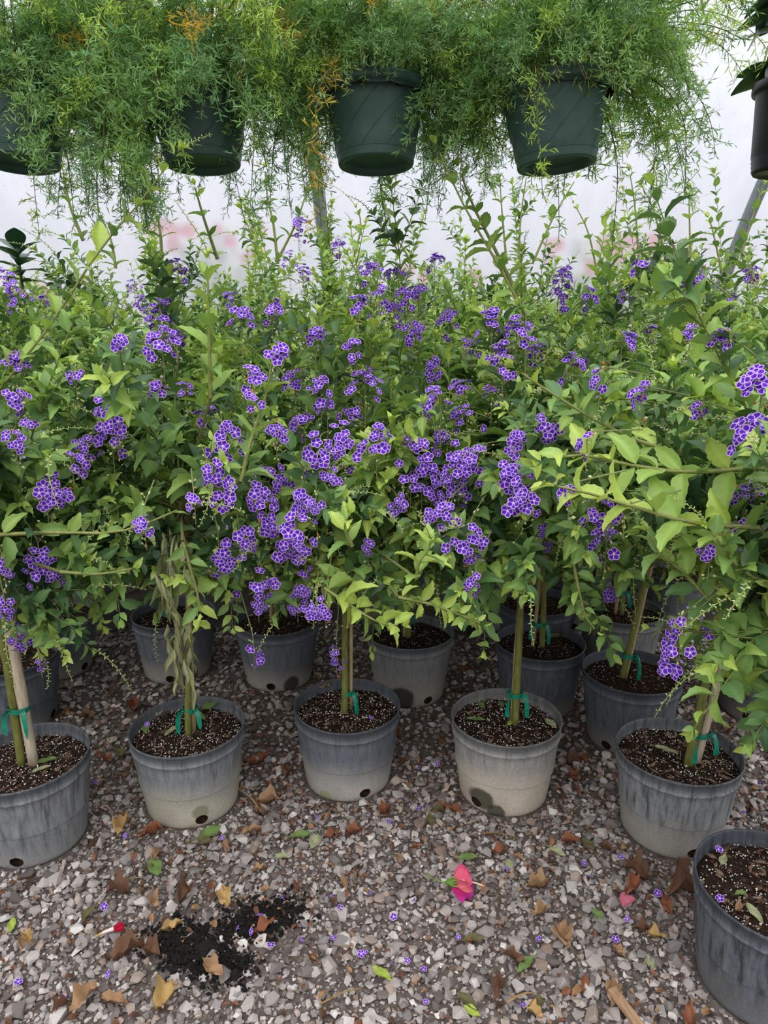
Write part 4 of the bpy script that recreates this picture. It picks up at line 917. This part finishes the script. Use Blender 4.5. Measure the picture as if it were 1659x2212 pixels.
tag(link('leaf_litter', mesh_np('leaf_litter', Vl.reshape(-1, 3), (LT_T[None] + (np.arange(n) * 8)[:, None, None]).reshape(-1, 3), M_DRY, np.repeat(LC, 8, 0), False), floor), kind='stuff')

# ------------------------------------------------------------------ fallen pink flower and red bud
def petal(L, w, col, tipc, seed, curl=.3):
    gg = np.random.default_rng(seed); V = []; C = []; T = []
    for r in range(9):
        t = r / 8; ww = w * (math.sin(math.pi * min(t * .62 + .03, .9)) ** .9) * (1.0 if r < 8 else .72)
        for s in range(6):
            u = (s - 2.5) / 2.5; V.append((t * L, ww * u, L * (curl * t * t * .6 + .12 * u * u + .045 * math.sin(7 * t + 4 * u + seed) * t))); C.append(np.array(lin(col)) * (1 - t * .6) + np.array(lin(tipc)) * t * .6)
    for r in range(8):
        for s in range(5): a = r * 6 + s; T += [(a, a + 6, a + 7), (a, a + 7, a + 1)]
    return mesh_np('petal', np.array(V), T, M_PETAL, np.array(C), True)
p = at_z(978, 1912, .022); root = empty('fallen_pink_flower', p); tag(root, 'fallen pink funnel flower with green calyx and red stamen lying on gravel', 'flower')
for k, (az, el, cA, cB) in enumerate([(.55, .35, (232, 90, 130), (214, 56, 110)), (.15, .62, (238, 130, 150), (222, 70, 120)), (-.35, .5, (240, 150, 150), (216, 60, 110)), (-.85, .15, (214, 50, 120), (170, 50, 150)), (-.1, .08, (200, 60, 140), (160, 60, 160))]):
    link('petal', petal(.048, .021, cA, cB, k), root, M=Matrix.Rotation(az, 4, 'Z') @ Matrix.Rotation(-el, 4, 'Y') @ Matrix.Rotation(k * .9, 4, 'X'))
V, T = tube(smooth_path([(.02, 0, .014), (.05, -.008, .014), (.07, -.012, .008)], 8), .0018, 6); link('stamen', mesh_np('stamen', V, T, M_PETAL, np.broadcast_to(np.array(lin((250, 226, 200))), (len(V), 3)), True), root)
A = Acc()
for k in range(9): Vv = OCT_V * .0022 + np.array([.068 + .005 * math.cos(k * 2.1), -.012 + .006 * math.sin(k * 2.1), .009 + .003 * math.sin(k)]); A.add(Vv, OCT_T, lin((226, 90, 50)))
link('stigma', A.mesh('stigma', M_PETAL), root)
A = Acc()
V, T = tube([(-.018, 0, .006), (-.008, 0, .008), (.004, 0, .009), (.010, 0, .009)], [.003, .0075, .008, .0065], 10); A.add(V, T, lin((110, 156, 62)))
for k in range(6): a = k * 1.05; V, T = tube([(-.012, .004 * math.cos(a), .008 + .004 * math.sin(a)), (.004, .013 * math.cos(a), .009 + .011 * math.sin(a)), (.012, .018 * math.cos(a), .01 + .012 * math.sin(a))], [.0018, .0018, .0006], 5); A.add(V, T, lin((126, 168, 70)))
link('calyx', A.mesh('calyx', M_LEAF, True), root)
V, T = tube(smooth_path([(-.016, 0, .006), (-.04, .008, .008), (-.062, .03, .006)], 10), .0018, 6); link('flower_stalk', mesh_np('flower_stalk', V, T, M_STEM, np.broadcast_to(np.array(lin((110, 130, 62))), (len(V), 3)), True), root)
p = at_z(240, 2012, .016); root = empty('fallen_red_bud', p); tag(root, 'furled red flower bud with white and yellow base on gravel', 'flower')
V, T = tube(smooth_path([(-.028, -.012, 0), (-.01, -.004, .004), (.006, .002, .005)], 8), np.linspace(.001, .005, 8), 8)
cc = np.array([lin((220, 180, 90))] * 24 + [lin((245, 225, 220))] * (len(V) - 24)); link('bud_tube', mesh_np('bud_tube', V, T, M_PETAL, cc, True), root)
for k in range(3): link('petal', petal(.024, .009, (200, 40, 70), (176, 16, 52), 20 + k, .1), root, M=Matrix.Translation((.003, .0, .004)) @ Matrix.Rotation(.35 + .25 * (k - 1), 4, 'Z') @ Matrix.Rotation(-.2, 4, 'Y') @ Matrix.Rotation(k * 1.0, 4, 'X'))
p = at_z(1345, 1960, .016); o = link('fallen_petal', petal(.04, .016, (222, 120, 140), (206, 110, 140), 33, .1)); o.matrix_basis = Matrix.Translation(p) @ Matrix.Rotation(.9, 4, 'Z'); tag(o, 'single faded pink petal lying on the gravel', 'petal')

# ------------------------------------------------------------------ hanging fern baskets
FC = [np.array(lin(c)) for c in ((140, 180, 120), (154, 194, 116), (120, 162, 110), (174, 204, 100), (150, 188, 146), (204, 186, 84), (206, 168, 76), (140, 124, 76))]
def frond_mesh(var, kind):
    gg = np.random.default_rng(700 + var); A = Acc()
    L = gg.uniform(.30, .48); el = {'up': gg.uniform(.9, 1.35), 'out': gg.uniform(.2, .75), 'down': gg.uniform(-.2, .35)}[kind]; sag = {'up': 1.3, 'out': 1.55, 'down': 2.2}[kind]
    n = 16; P = [np.array([0.0, 0, 0])]; e = el; az = 0.0
    for k in range(n): e -= sag / n * gg.uniform(.7, 1.3); e = max(e, -1.5); az += gg.normal(0, .08); P.append(P[-1] + L / n * np.array([math.cos(e) * math.cos(az), math.cos(e) * math.sin(az), math.sin(e)]))
    P = np.array(P); V, T = tube(P, np.linspace(.0016, .0007, len(P)), 4, False); A.add(V, T, lin((104, 116, 70)))
    d = np.linspace(0, 1, len(P)); X = []; D = []; Ln = []; Cc = []
    basec = {0: FC[0], 1: FC[1], 2: FC[2], 3: FC[3], 4: FC[4]}[var % 5]
    for k in range(34):
        f = gg.uniform(.12, 1); p = np.array([np.interp(f, d, P[:, c]) for c in range(3)]); o = unit(gg.normal(0, 1, 3) + np.array([.5, 0, -.25])); bl = gg.uniform(.025, .075) * (1.1 - .5 * f)
        q = p + o * bl; V, T = tube([p, (p + q) / 2 + np.array([0, 0, -.002]), q], [.0008, .0006, .0004], 3, False); A.add(V, T, lin((110, 126, 74)))
        yel = gg.random() < (.8 if var in (7, 29, 49) else .004); col = (FC[5] if gg.random() < .6 else FC[6]) if yel else basec * gg.uniform(.8, 1.25)
        m = int(bl / .0048) + 2; t = np.linspace(.1, 1, m)[:, None]; X.append(p + (q - p) * t); a = unit(gg.normal(0, 1, (m, 3)) * .9 + o * .75); D.append(a); Ln.append(gg.uniform(.013, .025, m)); Cc.append(np.repeat(col[None], m, 0))
    X = np.concatenate(X); D = np.concatenate(D); Ln = np.concatenate(Ln)[:, None]; Cc = np.concatenate(Cc); m = len(X)
    s = unit(np.cross(D, gg.normal(0, 1, (m, 3)))) * .0015
    V = np.stack([X - s * .5, X + D * Ln * .5 + s, X + D * Ln, X + D * Ln * .5 - s], 1).reshape(-1, 3); b0 = (np.arange(m) * 4)[:, None]
    A.add(V, np.concatenate([b0 + np.array([[0, 1, 3]]), b0 + np.array([[1, 2, 3]])]), np.repeat(Cc, 4, 0)); return A.mesh('frond', M_FERN, False)
FRU = [frond_mesh(v, 'up') for v in range(8)]; FRO = [frond_mesh(20 + v, 'out') for v in range(10)]; FRD = [frond_mesh(40 + v, 'down') for v in range(10)]

def basket_pot():
    pr = [(.002, .016), (.03, .016), (.06, .0155), (.074, .015), (.077, .012), (.079, 0), (.090, 0), (.0915, .004), (.0925, .018), (.0935, .020)]
    pr += [(.0935 + (.1150 - .0935) * (z - .02) / .12, z) for z in (.05, .08, .11, .138)] + [(.1165, .141), (.1170, .150), (.1265, .152), (.1270, .156), (.1265, .170), (.1240, .172), (.1200, .170), (.115, .14), (.108, .1)]
    V, Q = lathe(pr, 64); return mesh_np('basket_pot', V, q2t(Q), M_GREEN, None, True)
BP = basket_pot()
def ridge_mesh(a0):
    P = []
    for t in np.linspace(0, 1, 14):
        z = .022 + t * .114; r = .0935 + (.1150 - .0935) * (z - .02) / .12 + .0002; a = a0 + t * 1.05; P.append((r * math.cos(a), r * math.sin(a), z))
    V, T = tube(P, .0014, 6, False); return mesh_np('spiral_ridge', V, T, M_GREEN, None, True)
RID = [ridge_mesh(k * 2 * math.pi / 10) for k in range(10)]
def ring_mesh(r, z, t):
    a = np.linspace(0, 2 * np.pi, 49); V, T = tube(np.stack([r * np.cos(a), r * np.sin(a), np.full(49, z)], -1), t, 5, False); return mesh_np('ring', V, T, M_GREEN, None, True)
RINGS = [ring_mesh(.0937, .0205, .001), ring_mesh(.1165, .1405, .001)]
BSO = soil_mesh(3, .117, .150)
WIRES = []
for k in range(3):
    a = k * 2.094 + .5; V, T = tube([(.124 * math.cos(a), .124 * math.sin(a), .16), (.05 * math.cos(a), .05 * math.sin(a), .52), (0, 0, .66)], .0013, 5); WIRES.append(mesh_np('hanger_wire', V, T, M_WIRE, None, True))
a = np.linspace(-.6, 3.9, 14); V, T = tube(np.stack([.022 * np.cos(a), np.zeros(14), .69 + .022 * np.sin(a)], -1), .0018, 6); HOOKM = mesh_np('hook', V, T, M_WIRE, None, True)

RAILZ = 0
BASK = [(25, 195, 1.78, 1.0, 'fern basket with yellowing tips hanging above the leftmost pots', .05, 0), (430, 200, 1.80, 1.0, 'fern basket whose pot is nearly hidden by bright trailing fronds', .0, 1), (812, 196, 1.76, 1.0, 'fern basket with half covered green pot beside the hoop pipe', .04, 2), (1212, 192, 1.70, 1.0, 'fern basket with fully exposed swirled green pot and dry straw at rim', -.05, 3)]
fr = random.Random(17)
for (px, py, y, sc, lab, tilt, bi) in BASK:
    y = y + .12; p = at_y(px, py, y); zr = p.z - .162; root = empty('hanging_fern_basket', (p.x, y, zr)); root['zr'] = zr
    tag(root, lab, 'hanging basket', 'green hanging fern baskets'); pot = link('basket_pot', BP, root); pot.rotation_euler = (-.09, tilt, fr.uniform(0, 1))
    for m in RID: link('spiral_ridge', m, pot)
    for m in RINGS: link('ring', m, pot)
    link('soil', BSO, root); RAILZ = max(RAILZ, zr)
    for m in WIRES: link('hanger_wire', m, root)
    link('hook', HOOKM, root)
    nu, no, nd = [(78, 112, 26), (78, 112, 46), (78, 108, 12), (82, 112, 10)][bi]
    for kind, cnt, L in (('u', nu, FRU), ('o', no, FRO), ('d', nd, FRD)):
        for k in range(cnt):
            a = fr.uniform(0, 6.283); r = fr.uniform(.02, .11) if kind != 'd' else fr.uniform(.09, .12)
            if kind == 'd':
                front = math.sin(a) < -.3          # the pot front stays mostly bare except on the second basket
                if front and bi != 1 and fr.random() < [.55, 0, .75, .9][bi]: a = fr.choice((fr.uniform(-.5, .6), fr.uniform(2.5, 3.7)))
            if kind != 'u' and fr.random() < .7 and ((bi == 2 and abs(a - 3.2) < .5) or (bi == 1 and math.cos(a) > .9)): continue
            s = fr.uniform(.75, 1.1) * (1.0 if bi != 3 else (1.1 if math.cos(a) > 0 else .95))
            zoff = .165 + fr.uniform(0, .05)
            if kind == 'o' and math.sin(a) < -.2 and bi != 1: zoff += .05; s *= .72
            fm = fr.choice(L)
            if fm in (FRU[7], FRO[9], FRD[9]) and fr.random() < .7: fm = L[0]
            link('frond', fm, root, M=Matrix.Translation((r * math.cos(a), r * math.sin(a), zoff)) @ Matrix.Rotation(a + fr.uniform(-.3, .3), 4, 'Z') @ Matrix.Rotation(fr.uniform(-.25, .25), 4, 'X') @ Matrix.Scale(s, 4))
    if bi == 3:   # dry straw at the rim
        for k in range(9):
            a = FV + fr.uniform(-.9, .9); P = smooth_path([(.09 * math.cos(a), .09 * math.sin(a), .17), (.125 * math.cos(a), .125 * math.sin(a), .185), (.14 * math.cos(a + .15), .14 * math.sin(a + .15), fr.uniform(.13, .17))], 8)
            link('dry_stalk', Acc_tube(P, .0008, 4, M_DRY, lin((176, 150, 110))), root)
# overhead rail that carries the baskets
P = [(-4, 1.9, RAILZ + .735), (0, 1.9, RAILZ + .735), (4, 1.9, RAILZ + .735)]
tag(link('hanging_rail', Acc_tube(P, .02, 12, M_PIPE)), 'horizontal grey steel rail above the hanging baskets', 'pipe')

# black pot with broad dark leaves at the upper right
p = at_y(1733, 182, 1.85); root = empty('hanging_black_pot', (p.x, p.y, p.z - .19)); root.scale = (.82, .82, .80); tag(root, 'tall black hanging pot with broad glossy dark green leaves', 'hanging pot')
pr = [(0, .004), (.095, .004), (.099, 0), (.103, .006), (.105, .012), (.1035, .015), (.1065, .024), (.105, .027), (.108, .036), (.1065, .039), (.1095, .05), (.112, .12), (.116, .215), (.1165, .218), (.127, .220), (.1285, .226), (.1275, .244), (.124, .246), (.117, .242), (.112, .2)]
V, Q = lathe(pr, 64); link('pot', mesh_np('pot', V, q2t(Q), M_BLACK, None, True), root); o = link('soil', soil_mesh(4, .115, .225), root)
BRD = [np.array(lin(c)) for c in ((34, 62, 46), (44, 76, 50), (56, 72, 44), (110, 150, 60))]
def broad_leaf(var, col):
    V = []; C = []; T = []
    for r in range(11):
        t = r / 10; w = .36 * (math.sin(math.pi * min(max(t, .03), .985)) ** .75)
        for s in range(5): u = (s - 2) / 2; V.append((t, w * u, .22 * abs(w * u) - (.25 + .15 * var) * t * t + .03 * math.sin(5 * t + var * 2) * abs(u))); C.append(BRD[col] * (1.15 if s == 2 else 1))
    for r in range(10):
        for s in range(4): a = r * 5 + s; T += [(a, a + 5, a + 6), (a, a + 6, a + 1)]
    return mesh_np('broad_leaf', np.array(V), T, attr_mat('broad_leaf_%d_%d' % (var, col), .28, .15, .6), np.array(C), True)
BL = [broad_leaf(0, 0), broad_leaf(1, 1), broad_leaf(2, 2), broad_leaf(1, 3), broad_leaf(0, 1)]
for k in range(4):
    a = k * 1.6; P = smooth_path([(.02 * math.cos(a), .02 * math.sin(a), .22), (.05 * math.cos(a), .05 * math.sin(a), .34), (.07 * math.cos(a), .07 * math.sin(a), .52)], 10); link('stem', Acc_tube(P, .004, 6, M_STEM, lin((80, 90, 56))), root)
for k in range(60):
    a = fr.uniform(0, 6.283); z = fr.uniform(.26, .56); link('leaf', BL[k % 5 if k % 9 else 3], root, M=Matrix.Translation((.045 * math.cos(a), .045 * math.sin(a), z)) @ Matrix.Rotation(a, 4, 'Z') @ Matrix.Rotation(fr.uniform(-.7, .5), 4, 'Y') @ Matrix.Rotation(fr.uniform(-.5, .5), 4, 'X') @ Matrix.Scale(fr.uniform(.10, .16), 4))
for k in range(3):
    a = k * 2.094 + .5; V, T = tube([(.122 * math.cos(a), .122 * math.sin(a), .235), (.05 * math.cos(a), .05 * math.sin(a), .62), (0, 0, .74)], .0013, 5); link('hanger_wire', mesh_np('hanger_wire', V, T, M_WIRE, None, True), root)

# dark round-leaved plant standing among the back rows
p = at_y(38, 545, 3.15); root = empty('broadleaf_plant', (p.x, p.y, 0)); tag(root, 'dark glossy round-leaved plant rising among the rear shrubs', 'plant')
P = smooth_path([(0, 0, .21), (.01, 0, .8), (0, 0, p.z + .02)], 12); link('stem', Acc_tube(P, np.linspace(.008, .005, 12), 8, M_STEM, lin((70, 86, 50))), root)
link('pot', BPOT[2], root); link('soil', BSOIL[0], root)
for k in range(11):
    a = k * 2.4; z = p.z - .12 + .013 * k; el = -.2 - .08 * k; link('leaf', BL[k % 2], root, M=Matrix.Translation((0, 0, z)) @ Matrix.Rotation(a, 4, 'Z') @ Matrix.Rotation(el, 4, 'Y') @ Matrix.Scale(.11, 4))

# ------------------------------------------------------------------ pink flowering bushes outside the film
M_PINK = attr_mat('outdoor_bush', .7, .2, .2)
def bush(px, py, y, w, h, npink, seed, lab):
    gg = np.random.default_rng(seed); p = at_y(px, py, y); root = empty('outdoor_bush', (p.x, y, 0)); top = p.z + h * .4; A = Acc()
    n = 700; v = unit(gg.normal(0, 1, (n, 3))) * gg.uniform(.6, 1, (n, 1)); X = v * np.array([w, .22, top * .5]) + np.array([0, 0, top * .5]); D = unit(v + gg.normal(0, .5, (n, 3))); up = gg.normal(0, 1, (n, 3)); Nn = unit(up - D * np.sum(up * D, -1, keepdims=True))
    tag(link('foliage', foliage_mesh('foliage', X, D, Nn, gg.uniform(.07, .11, n), gg.integers(1, 4, n)), root), kind='stuff')
    V, T = tube([(0, 0, 0), (0.02, 0, top * .5)], [.02, .012], 8); link('stem', mesh_np('stem', V, T, M_TRUNK, None, True), root)
    for k in range(npink):
        q = np.array([gg.uniform(-w, w), -.2 + gg.uniform(-.03, .05), top - gg.uniform(0.0, h)]); fl = link('flower', petal_disc(seed + k), root, M=Matrix.Translation(Vector(q)) @ frame((1, 0, gg.normal(0, .3)), (gg.normal(0, .3), -1, .3)) @ Matrix.Scale(gg.uniform(.04, .065), 4))
    tag(root, lab, 'bush', 'pink flowering bushes outside the film')
def petal_disc(s):
    A = Acc(); c = [lin((236, 70, 96)), lin((230, 96, 130)), lin((236, 80, 80))][s % 3]
    for k in range(5):
        a = k * 1.2566; V = []; 
        for t in np.linspace(0, 1, 6):
            w = .55 * math.sin(math.pi * (t * .8 + .04))
            for u in (-1, 0, 1): x, y = t, w * u; V.append((x * math.cos(a) - y * math.sin(a), x * math.sin(a) + y * math.cos(a), .3 * t * t + .1 * abs(u)))
        T = [];
        for r in range(5):
            for q in range(2): b0 = r * 3 + q; T += [(b0, b0 + 3, b0 + 4), (b0, b0 + 4, b0 + 1)]
        A.add(np.array(V), T, c)
    return A.mesh('flower', M_PETAL, True)
bush(470, 520, 5.62, .42, .24, 14, 801, 'pink flowering bush blurred behind the film beside the hoop pipe')
bush(1275, 550, 5.62, .40, .24, 16, 802, 'pink and red flowering bush blurred behind the film under the exposed green basket')
bush(950, 600, 5.6, .5, .1, 4, 803, 'low green bush blurred behind the film between the two pink ones')
bush(1540, 610, 5.6, .5, .1, 4, 804, 'low green bush blurred behind the film near the black hanging pot')
bush(130, 620, 5.6, .5, .1, 3, 805, 'low green bush blurred behind the film near the round-leaved plant')
print('objects', len(bpy.data.objects), 'tris', sum(len(m.polygons) for m in bpy.data.meshes))
